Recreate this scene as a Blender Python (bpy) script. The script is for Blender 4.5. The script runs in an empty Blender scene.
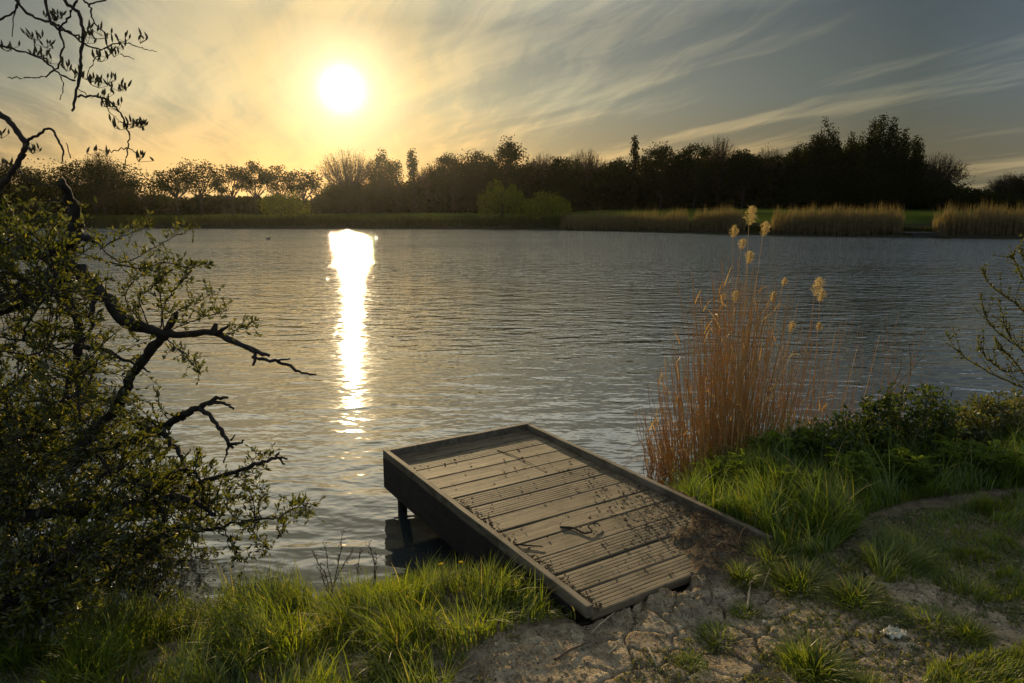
import bpy, math, random
import numpy as np
rng = np.random.default_rng(11); random.seed(11)
R = math.radians
HAZE = .00004
sc = bpy.context.scene
col = sc.collection
# ---------------------------------------------------------------- camera
F, CX, CY = 24 / 36 * 1024, 512.0, 341.5
PITCH = R(10.5); CP, SP = math.cos(PITCH), math.sin(PITCH)
CAMZ, WATER = 1.5, -0.38
cd = bpy.data.cameras.new('camera'); cam = bpy.data.objects.new('camera', cd); col.objects.link(cam)
cd.lens = 24; cd.sensor_width = 36; cd.clip_end = 3000; cd.clip_start = 0.02
cam.location = (0, 0, CAMZ); cam.rotation_euler = (math.pi / 2 - PITCH, 0, 0)
sc.camera = cam
def ray(px, py):
    v = py - CY
    return np.array([(px - CX), F * CP - v * SP, -(v * CP + F * SP)])
def P(px, py, d):                  # point at depth d (metres along the camera axis)
    return np.array([0, 0, CAMZ]) + ray(px, py) * (d / F)
def G(px, py, z=0.0):              # point on the level z
    r = ray(px, py); s = (z - CAMZ) / r[2]
    return np.array([r[0] * s, r[1] * s, z])
def at_y(px, py, Y):               # point on the vertical plane y = Y
    r = ray(px, py); s = Y / r[1]
    return np.array([r[0] * s, Y, CAMZ + r[2] * s])
def project(p):
    x, y, z = p[:, 0], p[:, 1], p[:, 2] - CAMZ
    zc = y * CP - z * SP; up = y * SP + z * CP
    return CX + F * x / zc, CY - F * up / zc
def inpoly(x, y, poly):
    r = np.zeros(len(x), bool); n = len(poly)
    for i in range(n):
        x1, y1 = poly[i]; x2, y2 = poly[(i + 1) % n]
        c = ((y1 > y) != (y2 > y)) & (x < (x2 - x1) * (y - y1) / (y2 - y1 + 1e-9) + x1)
        r ^= c
    return r
# ---------------------------------------------------------------- noise in numpy
def vhash(ix, iy, s):
    h = (ix.astype(np.int64) * 374761393 + iy.astype(np.int64) * 668265263 + s * 1274126177) & 0x7fffffff
    h = ((h ^ (h >> 13)) * 1103515245) & 0x7fffffff
    h = ((h ^ (h >> 15)) * 12345677) & 0x7fffffff
    return ((h ^ (h >> 16)) & 0xffff) / 65535.0
def vnoise(x, y, s=0):
    ix, iy = np.floor(x), np.floor(y); fx, fy = x - ix, y - iy
    fx = fx * fx * (3 - 2 * fx); fy = fy * fy * (3 - 2 * fy)
    a, b = vhash(ix, iy, s), vhash(ix + 1, iy, s); c, d = vhash(ix, iy + 1, s), vhash(ix + 1, iy + 1, s)
    return (a * (1 - fx) + b * fx) * (1 - fy) + (c * (1 - fx) + d * fx) * fy - 0.5
def fbm(x, y, o=4, s=0):
    t = 0; a = 1.0
    for k in range(o):
        t = t + a * vnoise(x * 2 ** k + 17 * k, y * 2 ** k - 9 * k, s + k); a *= 0.5
    return t
def voro(x, y, s=3):               # F2 - F1
    ix, iy = np.floor(x), np.floor(y); f1 = np.full(x.shape, 9.0); f2 = f1.copy()
    for i in (-1, 0, 1):
        for j in (-1, 0, 1):
            cx, cy = ix + i, iy + j
            d = np.hypot(cx + vhash(cx, cy, s) - x, cy + vhash(cx, cy, s + 50) - y)
            f2 = np.where(d < f1, f1, np.minimum(f2, d)); f1 = np.minimum(f1, d)
    return f2 - f1
def sstep(a, b, x):
    t = np.clip((x - a) / (b - a), 0, 1); return t * t * (3 - 2 * t)
# ---------------------------------------------------------------- mesh helpers
class MB:
    def __init__(s): s.v = []; s.f = {}; s.n = 0
    def add(s, v, f):
        v = np.asarray(v, float).reshape(-1, 3); f = np.asarray(f, int)
        s.f.setdefault(f.shape[1], []).append(f + s.n); s.v.append(v); s.n += len(v)
    def mesh(s, name, smooth=False):
        me = bpy.data.meshes.new(name); v = np.concatenate(s.v); me.vertices.add(len(v)); me.vertices.foreach_set('co', v.ravel())
        loops, starts, tot = [], [], 0
        for k, fs in s.f.items():
            a = np.concatenate(fs); loops.append(a.ravel()); starts.append(tot + np.arange(len(a)) * k); tot += a.size
        me.loops.add(tot); me.loops.foreach_set('vertex_index', np.concatenate(loops).astype(np.int32))
        st = np.concatenate(starts); me.polygons.add(len(st)); me.polygons.foreach_set('loop_start', st.astype(np.int32))
        me.polygons.foreach_set('use_smooth', np.full(len(st), bool(smooth)))
        me.update(calc_edges=True); return me
    def build(s, name, mat, parent=None, smooth=False, org=None):
        if org is not None: s.v = [v - np.asarray(org) for v in s.v]
        me = s.mesh(name, smooth); me.materials.append(mat)
        o = bpy.data.objects.new(name, me); col.objects.link(o)
        if parent is not None: o.parent = parent
        return o
def nrm(a): return a / (np.linalg.norm(a, axis=-1, keepdims=True) + 1e-12)
def tube(mb, pts, rad, sides=6, cap=True):
    p = np.asarray(pts, float); n = len(p); rad = np.broadcast_to(np.asarray(rad, float), (n,)) if np.ndim(rad) else np.full(n, rad)
    t = nrm(np.gradient(p, axis=0)); a = np.array([0.3, 0.2, 0.93]) if abs(t[0, 2]) < .8 else np.array([1., 0.1, 0])
    u = nrm(np.cross(t, a)); w = np.cross(t, u); th = np.arange(sides) * 2 * math.pi / sides
    ring = p[:, None] + rad[:, None, None] * (np.cos(th)[None, :, None] * u[:, None] + np.sin(th)[None, :, None] * w[:, None])
    i = np.arange(n - 1)[:, None] * sides; j = np.arange(sides)[None]; k = (j + 1) % sides
    f = np.stack([i + j, i + k, i + sides + k, i + sides + j], -1).reshape(-1, 4)
    mb.add(ring.reshape(-1, 3), f)
    if cap:
        v = ring[-1]; c = p[-1] + t[-1] * rad[-1] * .6
        m = np.vstack([v, c]); mb.add(m, [[q, (q + 1) % sides, sides] for q in range(sides)])
def smooth_path(pts, rad, n=4, jit=0.0):
    p = np.asarray(pts, float); m = len(p); t = np.linspace(0, m - 1, (m - 1) * n + 1); i = np.clip(t.astype(int), 0, m - 2); f = (t - i)[:, None]
    g = lambda k: p[np.clip(i + k, 0, m - 1)]
    a, b, c, d = g(-1), g(0), g(1), g(2)
    q = .5 * (2 * b + (c - a) * f + (2 * a - 5 * b + 4 * c - d) * f ** 2 + (3 * b - a - 3 * c + d) * f ** 3)
    if jit: q[1:-1] += rng.normal(0, jit, q[1:-1].shape)
    r = np.interp(t, np.arange(m), np.broadcast_to(rad, (m,)) if np.ndim(rad) else np.full(m, rad))
    return q, r
def box(mb, c, ax, ay, az, hx, hy, hz, bev=0.0):
    c, ax, ay, az = (np.asarray(k, float) for k in (c, ax, ay, az))
    if not bev:
        s = [(-1, -1, -1), (1, -1, -1), (1, 1, -1), (-1, 1, -1), (-1, -1, 1), (1, -1, 1), (1, 1, 1), (-1, 1, 1)]
        mb.add([c + ax * hx * i + ay * hy * j + az * hz * k for i, j, k in s],
               [[0, 3, 2, 1], [4, 5, 6, 7], [0, 1, 5, 4], [1, 2, 6, 5], [2, 3, 7, 6], [3, 0, 4, 7]]); return
    b = bev; prof = [(-hx + b, -hz), (hx - b, -hz), (hx, -hz + b), (hx, hz - b), (hx - b, hz), (-hx + b, hz), (-hx, hz - b), (-hx, -hz + b)]
    extr(mb, c, ax, ay, az, prof, hy)
def extr(mb, c, ax, ay, az, prof, hy, seg=1, wob=0.0):
    n = len(prof); vs = []
    for q in range(seg + 1):
        y = -hy + 2 * hy * q / seg; dx, dz = (random.uniform(-wob, wob), random.uniform(-wob, wob)) if wob else (0, 0)
        vs += [c + ax * (x + dx) + ay * y + az * (z + dz) for x, z in prof]
    f = [[q * n + i, q * n + (i + 1) % n, (q + 1) * n + (i + 1) % n, (q + 1) * n + i] for q in range(seg) for i in range(n)]
    mb.add(vs, f)
    k = mb.n - len(vs)
    mb.f.setdefault(n, []).append(np.array([[k + i for i in range(n)][::-1], [k + seg * n + i for i in range(n)]]))
def leaves(mb, pos, d, L, W, fold=0.25, tip=0.5):
    n = len(pos); d = nrm(d); r = nrm(rng.normal(size=(n, 3))); s = nrm(np.cross(d, r)); u = np.cross(s, d)
    L = np.broadcast_to(L, (n,))[:, None]; W = np.broadcast_to(W, (n,))[:, None]
    m = pos + d * L * tip + u * W * fold
    v = np.stack([pos, m + s * W * .5, pos + d * L, m - s * W * .5], 1).reshape(-1, 3)
    i = np.arange(n)[:, None] * 4
    mb.add(v, np.concatenate([i + [[0, 1, 2]], i + [[0, 2, 3]]]))
def blades(mb, pos, h, w, lean, bend, segs=4):
    n = len(pos); az = lean; d = np.stack([np.cos(az), np.sin(az), 0 * az], 1); fa = az + rng.uniform(-1.2, 1.2, n) + math.pi / 2
    s = np.stack([np.cos(fa), np.sin(fa), 0 * fa], 1); vs = []
    for q in range(segs + 1):
        t = q / segs; c = pos + d * (bend * h * t * t)[:, None]; c[:, 2] += h * (t - .35 * bend * t * t)
        if q < segs:
            ww = (w * (1 - t ** 1.6) * .5)[:, None]; vs += [c - s * ww, c + s * ww]
        else: vs += [c]
    v = np.stack(vs, 1); k = 2 * segs + 1; v = v.reshape(-1, 3); i = np.arange(n)[:, None] * k
    for q in range(segs - 1):
        mb.add(np.zeros((0, 3)), i + [[2 * q, 2 * q + 1, 2 * q + 3, 2 * q + 2]])
    mb.add(v, np.array(i + [[2 * segs - 2, 2 * segs - 1, 2 * segs]]))
# fix: quads above are indexed before the vertices are added, so they share the same base offset
def thing(name, label, cat, loc=(0, 0, 0), group=None, rz=0.0):
    o = bpy.data.objects.new(name, None); col.objects.link(o); o.location = tuple(loc); o.rotation_euler = (0, 0, rz); o.empty_display_size = .1
    o['label'] = label; o['category'] = cat
    if group: o['group'] = group
    return o
def tag(o, label, cat=None, group=None, kind=None):
    if label: o['label'] = label
    if cat: o['category'] = cat
    if group: o['group'] = group
    if kind: o['kind'] = kind
    return o
def dup(root, loc, rz, sc_, label, group=None):
    r = root.copy(); col.objects.link(r); r.location = tuple(loc); r.rotation_euler = (0, 0, rz); r.scale = (sc_,) * 3 if np.ndim(sc_) == 0 else tuple(sc_); r['label'] = label
    if group: r['group'] = group
    for ch in list(root.children):
        c = ch.copy(); col.objects.link(c); c.parent = r
        for g in ch.children:
            e = g.copy(); col.objects.link(e); e.parent = c
    return r
# ---------------------------------------------------------------- materials
def newmat(name):
    m = bpy.data.materials.new(name); m.use_nodes = True; nt = m.node_tree; nt.nodes.clear()
    return m, nt, nt.nodes.new('ShaderNodeOutputMaterial')
class NT:
    def __init__(s, nt): s.nt = nt
    def n(s, t, **k):
        o = s.nt.nodes.new('ShaderNode' + t)
        for a, b in k.items(): setattr(o, a, b)
        return o
    def l(s, a, b): s.nt.links.new(a, b)
    def val(s, sock, v):
        if isinstance(v, bpy.types.NodeSocket): s.l(v, sock)
        elif v is not None: sock.default_value = v
    def math(s, op, a, b=None, c=None, clamp=False):
        o = s.n('Math', operation=op, use_clamp=clamp); s.val(o.inputs[0], a)
        if b is not None: s.val(o.inputs[1], b)
        if c is not None: s.val(o.inputs[2], c)
        return o.outputs[0]
    def vm(s, op, a, b=None, scale=None):
        o = s.n('VectorMath', operation=op); s.val(o.inputs[0], a)
        if b is not None: s.val(o.inputs[1], b)
        if scale is not None: s.val(o.inputs['Scale'], scale)
        return o.outputs['Value'] if op in ('DOT_PRODUCT', 'LENGTH') else o.outputs[0]
    def mix(s, f, a, b, bt='MIX'):
        o = s.n('Mix', data_type='RGBA', blend_type=bt); s.val(o.inputs[0], f); s.val(o.inputs[6], a); s.val(o.inputs[7], b); return o.outputs[2]
    def noise(s, vec, scale, detail=4, rough=.55, dist=0.0):
        o = s.n('TexNoise'); s.val(o.inputs['Vector'], vec); o.inputs['Scale'].default_value = scale; o.inputs['Detail'].default_value = detail
        o.inputs['Roughness'].default_value = rough; o.inputs['Distortion'].default_value = dist; return o
    def ramp(s, f, stops, interp='LINEAR'):
        o = s.n('ValToRGB'); cr = o.color_ramp; cr.interpolation = interp
        while len(cr.elements) < len(stops): cr.elements.new(.5)
        for e, (p, c) in zip(cr.elements, stops):
            e.position = p; e.color = (c, c, c, 1) if np.ndim(c) == 0 else (*c, 1)
        s.l(f, o.inputs[0]); return o.outputs[0]
    def mapr(s, v, a, b, c=0.0, d=1.0):
        o = s.n('MapRange'); o.interpolation_type = 'SMOOTHSTEP'; s.val(o.inputs[0], v)
        for k, q in zip((1, 2, 3, 4), (a, b, c, d)): o.inputs[k].default_value = q
        return o.outputs[0]
c4 = lambda c: (*c, 1)
def leafmat(name, ca, cb, cc=None, tr=.5, gloss=.06, rough=.45, noise=True):
    m, nt, out = newmat(name); N = NT(nt)
    rnd = N.n('NewGeometry').outputs['Random Per Island']
    stops = [(0, ca), (.7, cb)] + ([(.9, cb), (1, cc)] if cc else [])
    c = N.ramp(rnd, stops)
    if noise:
        nz = N.noise(N.n('TexCoord').outputs['Object'], 3.0, 3).outputs[0]
        c = N.mix(1.0, c, N.ramp(nz, [(.3, .65), (.7, 1.25)]), 'MULTIPLY')
    d = N.n('BsdfDiffuse'); N.l(c, d.inputs[0]); t = N.n('BsdfTranslucent')
    N.l(N.mix(1.0, c, (1.35, 1.25, .55, 1), 'MULTIPLY'), t.inputs[0])
    a = N.n('MixShader'); a.inputs[0].default_value = tr; N.l(d.outputs[0], a.inputs[1]); N.l(t.outputs[0], a.inputs[2])
    g = N.n('BsdfGlossy'); g.inputs['Roughness'].default_value = rough; g.inputs[0].default_value = (.9, .9, .85, 1)
    b = N.n('MixShader'); b.inputs[0].default_value = gloss; N.l(a.outputs[0], b.inputs[1]); N.l(g.outputs[0], b.inputs[2])
    N.l(b.outputs[0], out.inputs[0]); return m
def roughmat(name, ca, cb, scale=8, bump=.3, dist=.01, rough=.85, stretch=(1, 1, 1), coord='Object', spec=.3):
    m, nt, out = newmat(name); N = NT(nt)
    mp = N.n('Mapping'); mp.inputs['Scale'].default_value = stretch; N.l(N.n('TexCoord').outputs[coord], mp.inputs[0])
    nz = N.noise(mp.outputs[0], scale, 6, .65)
    p = N.n('BsdfPrincipled'); N.l(N.ramp(nz.outputs[0], [(.3, ca), (.7, cb)]), p.inputs['Base Color']); p.inputs['Roughness'].default_value = rough
    p.inputs['Specular IOR Level'].default_value = spec
    b = N.n('Bump'); b.inputs['Strength'].default_value = bump; b.inputs['Distance'].default_value = dist; N.l(nz.outputs[0], b.inputs['Height']); N.l(b.outputs[0], p.inputs['Normal'])
    N.l(p.outputs[0], out.inputs[0]); return m
M = {}
M['bark'] = roughmat('bark', (.012, .010, .007), (.034, .028, .02), 30, .6, .01, .9, (1, 1, .3))
M['deadwood'] = roughmat('dead_wood', (.014, .012, .009), (.038, .03, .022), 40, .5, .006, .85)
M['farbark'] = roughmat('far_bark', (.015, .012, .009), (.035, .028, .02), 2, .3, .05, .9)
M['willow'] = leafmat('willow_leaf', (.036, .048, .006), (.085, .095, .011), (.19, .16, .026), .6, .04, .4)
M['bud'] = leafmat('catkin', (.045, .042, .015), (.10, .085, .03), None, .25, .03)
M['grass'] = leafmat('grass_blade', (.075, .115, .010), (.155, .20, .02), (.30, .25, .09), .62, .04, .5)
M['grassdark'] = leafmat('grass_blade_undergrowth', (.075, .125, .010), (.15, .21, .018), (.26, .21, .08), .5, .04, .5)  # undergrowth blades, slightly greener and less translucent
M['herb'] = leafmat('herb_leaf', (.07, .12, .010), (.15, .20, .02), None, .58, .02, .6)
M['shrubleaf'] = leafmat('shrub_leaf', (.03, .055, .008), (.07, .095, .014), None, .5, .03, .5)
M['reed'] = leafmat('dry_reed', (.36, .195, .055), (.48, .30, .10), (.50, .38, .19), .3, .05, .5, False)
M['plume'] = leafmat('reed_plume', (.36, .28, .18), (.52, .42, .29), None, .5, .0, .6, False)
M['farreed'] = leafmat('far_reed', (.11, .085, .045), (.19, .15, .085), None, .4, .0, .6)
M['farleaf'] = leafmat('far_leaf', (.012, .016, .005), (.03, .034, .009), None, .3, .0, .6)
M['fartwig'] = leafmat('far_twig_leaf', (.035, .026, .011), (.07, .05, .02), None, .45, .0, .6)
M['farwillow'] = leafmat('far_willow_leaf', (.07, .09, .012), (.17, .175, .02), None, .45, .0, .6)
M['stalk'] = roughmat('dry_stalk', (.07, .045, .025), (.16, .11, .06), 60, .2, .002)
M['straw'] = roughmat('straw', (.28, .21, .12), (.45, .36, .22), 60, .2, .002)
# --- timber
def timber(name, ca, cb, cc, ang, rough=.8):
    m, nt, out = newmat(name); N = NT(nt); geo = N.n('NewGeometry'); tc = N.n('TexCoord')
    mp = N.n('Mapping'); mp.inputs['Rotation'].default_value = (0, 0, -ang); N.l(tc.outputs['Object'], mp.inputs[0])
    off = N.vm('SCALE', (7.3, 3.1, 5.7), scale=geo.outputs['Random Per Island'])
    base = N.vm('ADD', mp.outputs[0], off)
    grain = N.noise(N.vm('MULTIPLY', base, (2.2, 60, 30)), 1.0, 6, .65, .4)
    blot = N.noise(base, 6.0, 5, .6, .3)
    wear = N.noise(base, 22.0, 6, .7)
    c = N.ramp(grain.outputs[0], [(.28, ca), (.5, cb), (.75, cc)])
    c = N.mix(N.mapr(blot.outputs[0], .42, .68), c, N.mix(1.0, c, (.5, .5, .42, 1), 'MULTIPLY'))
    knot = N.n('TexVoronoi'); N.l(N.vm('MULTIPLY', base, (3.2, 8, 8)), knot.inputs['Vector']); knot.inputs['Scale'].default_value = 1.3
    c = N.mix(N.mapr(knot.outputs['Distance'], .05, .16, .75, 0), c, (.035, .025, .018, 1))
    c = N.mix(N.mapr(wear.outputs[0], .60, .70), c, (.05, .04, .028, 1))
    c = N.mix(1.0, c, N.ramp(geo.outputs['Random Per Island'], [(0, .72), (1, 1.2)]), 'MULTIPLY')
    p = N.n('BsdfPrincipled'); N.l(c, p.inputs['Base Color']); p.inputs['Roughness'].default_value = rough; p.inputs['Specular IOR Level'].default_value = .35
    h = N.math('ADD', grain.outputs[0], N.math('MULTIPLY', wear.outputs[0], .8))
    b = N.n('Bump'); b.inputs['Strength'].default_value = .5; b.inputs['Distance'].default_value = .004; N.l(h, b.inputs['Height']); N.l(b.outputs[0], p.inputs['Normal'])
    N.l(p.outputs[0], out.inputs[0]); return m
UX, UY = .848, .530
ANG = math.atan2(UY, UX)
M['deck'] = timber('weathered_decking', (.055, .040, .022), (.135, .099, .053), (.24, .182, .10), ANG, .75)
M['rail'] = timber('weathered_rail', (.07, .055, .035), (.15, .118, .075), (.24, .195, .13), ANG + math.pi / 2, .8)
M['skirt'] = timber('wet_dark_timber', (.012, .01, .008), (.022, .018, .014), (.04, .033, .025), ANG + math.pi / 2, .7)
# ---------------------------------------------------------------- terrain
NX = np.array([-900, -60, -12, -4, -2.0, -.97, -.55, .3, .75, 1.15, 2.6, 4, 6, 12, 60, 900.])
NY = np.array([60, 14, 5, 3.3, 2.85, 3.0, 3.3, 3.45, 3.75, 4.7, 5.5, 6.1, 7.2, 11, 30, 60.])
FX = np.array([-900, -150, -75, 0, 13, 23.5, 42, 80, 900.]); FY = np.array([170, 112, 101, 91, 82, 66, 57, 54, 120.])
NLc = np.array([.29, 2.425]); DU = np.array([UX, UY]); DV = np.array([-UY, UX]); DW, DL = 1.13, 2.13
def shore_near(x): return np.interp(x, NX, NY)
def deck_uv(x, y): return (x - NLc[0]) * UX + (y - NLc[1]) * UY, -(x - NLc[0]) * UY + (y - NLc[1]) * UX
def ground_z(x, y, fine=True, ret=None):
    x = np.asarray(x, float); y = np.asarray(y, float)
    e = .5 * (np.interp(x - .25, NX, NY) + np.interp(x + .25, NX, NY)); sl = (np.interp(x + .2, NX, NY) - np.interp(x - .2, NX, NY)) / .4
    d = (e - y) / np.sqrt(1 + np.minimum(sl, 1.5) ** 2) + .12 * fbm(x * 2.2, y * 2.2, 3, 5)
    zn = np.interp(d, [-9, -2.5, -.5, 0, .15, .5, 1.0, 3, 60], [-2.6, -1.5, -.66, -.41, -.29, -.15, -.06, 0, .4])
    zn = zn + np.where(d > 0, 1, .3) * (.05 * fbm(x * 1.3, y * 1.3, 3, 8) * np.clip(d, 0, 1))
    zn = zn + .10 * sstep(2.4, 4.5, x) * np.clip(d, 0, 1)
    # deck recess and the soil washed over its landward right corner
    u, v = deck_uv(x, y)
    ins = sstep(-.025, .01, u) * sstep(DW + .06, DW + .0, u) * sstep(.0, .035, v) * sstep(DL + .1, DL, v)
    zn = np.where(ins > 0, zn * (1 - ins) + np.minimum(zn, -.14) * ins, zn)
    q = (DW - u) / .56 + v / .66 + .75 * fbm(x * 7, y * 7, 4, 21)
    spill = sstep(1.08, .7, q) * sstep(DW + .12, DW + .02, u) * sstep(-.17, -.02, v)
    zn = np.where(spill > 0.01, np.maximum(zn, -.060 + .034 * spill + .009 * fbm(x * 26, y * 26, 4, 30) + .010 * np.abs(fbm(x * 70, y * 70, 3, 33))), zn)
    if fine:
        near = sstep(9, 4, y) * sstep(-.05, .25, d)
        clod = sstep(.62, -.1, x + .9 * (2.3 - y)) * (1 - ins)
        zn = zn + near * ((.024 * clod + .005) * fbm(x * 7, y * 7, 5, 40) + (.003 + .016 * clod) * fbm(x * 22, y * 24, 4, 44) + .0035 * fbm(x * 75, y * 75, 2, 48))
        wx, wy = x + .055 * fbm(x * 8, y * 8, 4, 60), y + .055 * fbm(x * 8 + 40, y * 8, 4, 61)
        cr = voro(wx / .135, wy / .135); cr2 = voro(wx / .05 + 9, wy / .05, 9)
        cm = (.45 + .55 * sstep(-.3, .0, fbm(x * 2.0 + 3, y * 2.0, 2, 70))) * sstep(-.1, .25, x - .25) * sstep(3.3, 2.9, y)
        cm2 = cm * sstep(0, .25, fbm(x * 3, y * 3, 2, 77) - .05)
        wv = .055 + .09 * (vnoise(x * 4, y * 4, 80) + .5)
        zn = zn - (1 - spill * .8) * (1 - ins * .9) * (cm * .05 * sstep(wv, .01, cr) + cm2 * .006 * sstep(.16, 0, cr2)) + cm * .0015 * sstep(.0, .3, cr)
    ef = np.interp(x, FX, FY); df = y - ef + 1.5 * fbm(x * .12, y * .12, 3, 90)
    zf = np.interp(df, [-20, -4, 0, .6, 3, 12, 80, 300], [-2.6, -1.2, -.45, -.1, .35, .8, 3.1, 4.0]) + np.clip(df, 0, 4) * .05 * fbm(x * .2, y * .2, 3, 91)
    if ret == 'soil': return np.clip(spill * 1.0 + sstep(.55, .1, d) + .6 * sstep(.62, -.1, x + .9 * (2.3 - y)) * sstep(-.25, .2, fbm(x * 6, y * 6, 3, 210)) + .75 * sstep(2.75, 3.05, y) * sstep(1.2, 1.5, x), 0, 1) * (y < 12)  # soil, wet shore and clods; path band's weaker light is darkened in too
    return np.where(y - e > .5 * (ef - e), zf, zn)
def axis(parts):
    a = [np.arange(p, q, s) for p, q, s in parts]; return np.concatenate(a + [[parts[-1][1]]])
def geom(a, b, n): return np.sign(b) * np.geomspace(abs(a), abs(b), n)
gx = np.concatenate([geom(-900, -6, 60), axis([(-5.9, -2.2, .06), (-2.2, -.75, .03), (-.75, .2, .009), (.2, 1.7, .0065), (1.7, 2.4, .009), (2.4, 4, .03), (4, 8, .08)]), geom(8.2, 900, 70)])
gy = np.concatenate([geom(-60, -1, 18), axis([(-.8, 1.5, .12), (1.5, 1.85, .03), (1.85, 2.75, .0065), (2.75, 3.1, .01), (3.1, 5, .03), (5, 9, .1)]), np.geomspace(9.2, 50, 40), axis([(50.5, 160, .9)]), np.geomspace(161, 900, 40)])
X, Y = np.meshgrid(gx, gy); Z = ground_z(X.ravel(), Y.ravel()).reshape(X.shape)
nx, ny = len(gx), len(gy); ii = (np.arange(ny - 1)[:, None] * nx + np.arange(nx - 1)[None]).ravel()
mb = MB(); mb.add(np.stack([X.ravel(), Y.ravel(), Z.ravel()], 1), np.stack([ii, ii + 1, ii + nx + 1, ii + nx], 1))
def ground_mat():
    m, nt, out = newmat('bank_earth'); N = NT(nt); tc = N.n('TexCoord').outputs['Object']
    sep = N.n('SeparateXYZ'); N.l(tc, sep.inputs[0]); y, z = sep.outputs[1], sep.outputs[2]
    n1 = N.noise(tc, 2.2, 6, .6).outputs[0]; n2 = N.noise(tc, 14, 6, .65).outputs[0]; n3 = N.noise(tc, 90, 5, .7).outputs[0]
    dry = N.ramp(n2, [(.3, (.165, .125, .075)), (.5, (.29, .225, .14)), (.72, (.44, .355, .23))])
    damp = N.ramp(n2, [(.3, (.06, .048, .034)), (.7, (.14, .11, .078))])
    c = N.mix(N.mapr(n1, .26, .46), damp, dry)
    c = N.mix(N.mapr(n3, .54, .62), c, N.mix(1.0, c, (.45, .42, .38, 1), 'MULTIPLY')); n4 = N.noise(tc, 160, 3, .7).outputs[0]; c = N.mix(N.mapr(n4, .56, .66), c, N.mix(1.0, c, (1.5, 1.5, 1.5, 1), 'MULTIPLY'))
    so_ = N.n('Attribute', attribute_name='soil').outputs['Fac']; c = N.mix(N.math('MULTIPLY', so_, .85), c, N.ramp(n2, [(.3, (.028, .022, .015)), (.7, (.07, .054, .036))]))  # dark soil colour, which also carries the path's painted shade
    c = N.mix(N.mapr(z, -.12, -.3), c, (.045, .038, .026, 1))
    g = N.ramp(N.noise(tc, .05, 6, .6).outputs[0], [(.38, (.03, .038, .008)), (.5, (.06, .075, .011)), (.65, (.11, .12, .018))])
    c = N.mix(N.mapr(y, 12, 30), c, N.mix(N.mapr(z, .55, .9), (.03, .028, .016, 1), g))
    p = N.n('BsdfPrincipled'); N.l(c, p.inputs['Base Color']); p.inputs['Roughness'].default_value = .92; p.inputs['Specular IOR Level'].default_value = .0
    v = N.n('TexVoronoi'); v.feature = 'DISTANCE_TO_EDGE'; v.inputs['Scale'].default_value = 26; N.l(tc, v.inputs['Vector'])
    h = N.math('ADD', N.math('MULTIPLY', n3, .5), N.math('ADD', n2, N.math('MULTIPLY', N.math('MINIMUM', v.outputs['Distance'], .06), 3)))
    b = N.n('Bump'); b.inputs['Strength'].default_value = .9; b.inputs['Distance'].default_value = .014; N.l(h, b.inputs['Height']); N.l(b.outputs[0], p.inputs['Normal'])
    N.l(p.outputs[0], out.inputs[0]); return m
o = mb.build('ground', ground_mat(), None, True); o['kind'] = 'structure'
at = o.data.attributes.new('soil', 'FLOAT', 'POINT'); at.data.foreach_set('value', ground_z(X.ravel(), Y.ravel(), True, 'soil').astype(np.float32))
# ---------------------------------------------------------------- water
def water_mat():
    m, nt, out = newmat('lake_water'); N = NT(nt); tc = N.n('TexCoord').outputs['Object']
    def height(vec):
        r1 = N.n('Mapping'); r1.inputs['Rotation'].default_value = (0, 0, R(32)); r1.inputs['Scale'].default_value = (1.2, 2.8, 1); N.l(vec, r1.inputs[0])
        r2 = N.n('Mapping'); r2.inputs['Rotation'].default_value = (0, 0, R(12)); r2.inputs['Scale'].default_value = (3.4, 5.2, 1); N.l(vec, r2.inputs[0])
        a = N.noise(r1.outputs[0], 1.1, 1.8, .45, .6).outputs[0]; b = N.noise(r2.outputs[0], 1.6, 2, .5, .2).outputs[0]
        return N.math('ADD', N.math('MULTIPLY', a, .080), N.math('MULTIPLY', b, .030))
    e = .012
    h0 = height(tc); hx = height(N.vm('ADD', tc, (e, 0, 0))); hy = height(N.vm('ADD', tc, (0, e, 0)))
    gust = N.mapr(N.noise(N.vm('MULTIPLY', tc, (.06, .16, 1)), 1.0, 3, .55).outputs[0], .35, .65, .65, 1.25)
    sep = N.n('SeparateXYZ'); N.l(tc, sep.inputs[0])
    gust = N.math('MULTIPLY', gust, N.mapr(sep.outputs[1], 5.0, 40.0, .34, 1.6))
    k = N.math('MULTIPLY', gust, -1 / e)
    cx = N.n('CombineXYZ'); N.l(N.math('MULTIPLY', N.math('MULTIPLY', N.math('SUBTRACT', hx, h0), k), .50), cx.inputs[0]); N.l(N.math('MULTIPLY', N.math('SUBTRACT', hy, h0), k), cx.inputs[1]); cx.inputs[2].default_value = 1
    nn = N.vm('NORMALIZE', cx.outputs[0])
    p = N.n('BsdfPrincipled'); p.inputs['Base Color'].default_value = (.03, .034, .032, 1); p.inputs['Roughness'].default_value = .045; p.inputs['IOR'].default_value = 1.95
    N.l(nn, p.inputs['Normal']); N.l(p.outputs[0], out.inputs[0]); return m
mb = MB(); mb.add([(-900, -20, WATER), (900, -20, WATER), (900, 200, WATER), (-900, 200, WATER)], [[0, 1, 2, 3]])
o = mb.build('water', water_mat()); o['kind'] = 'structure'
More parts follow.
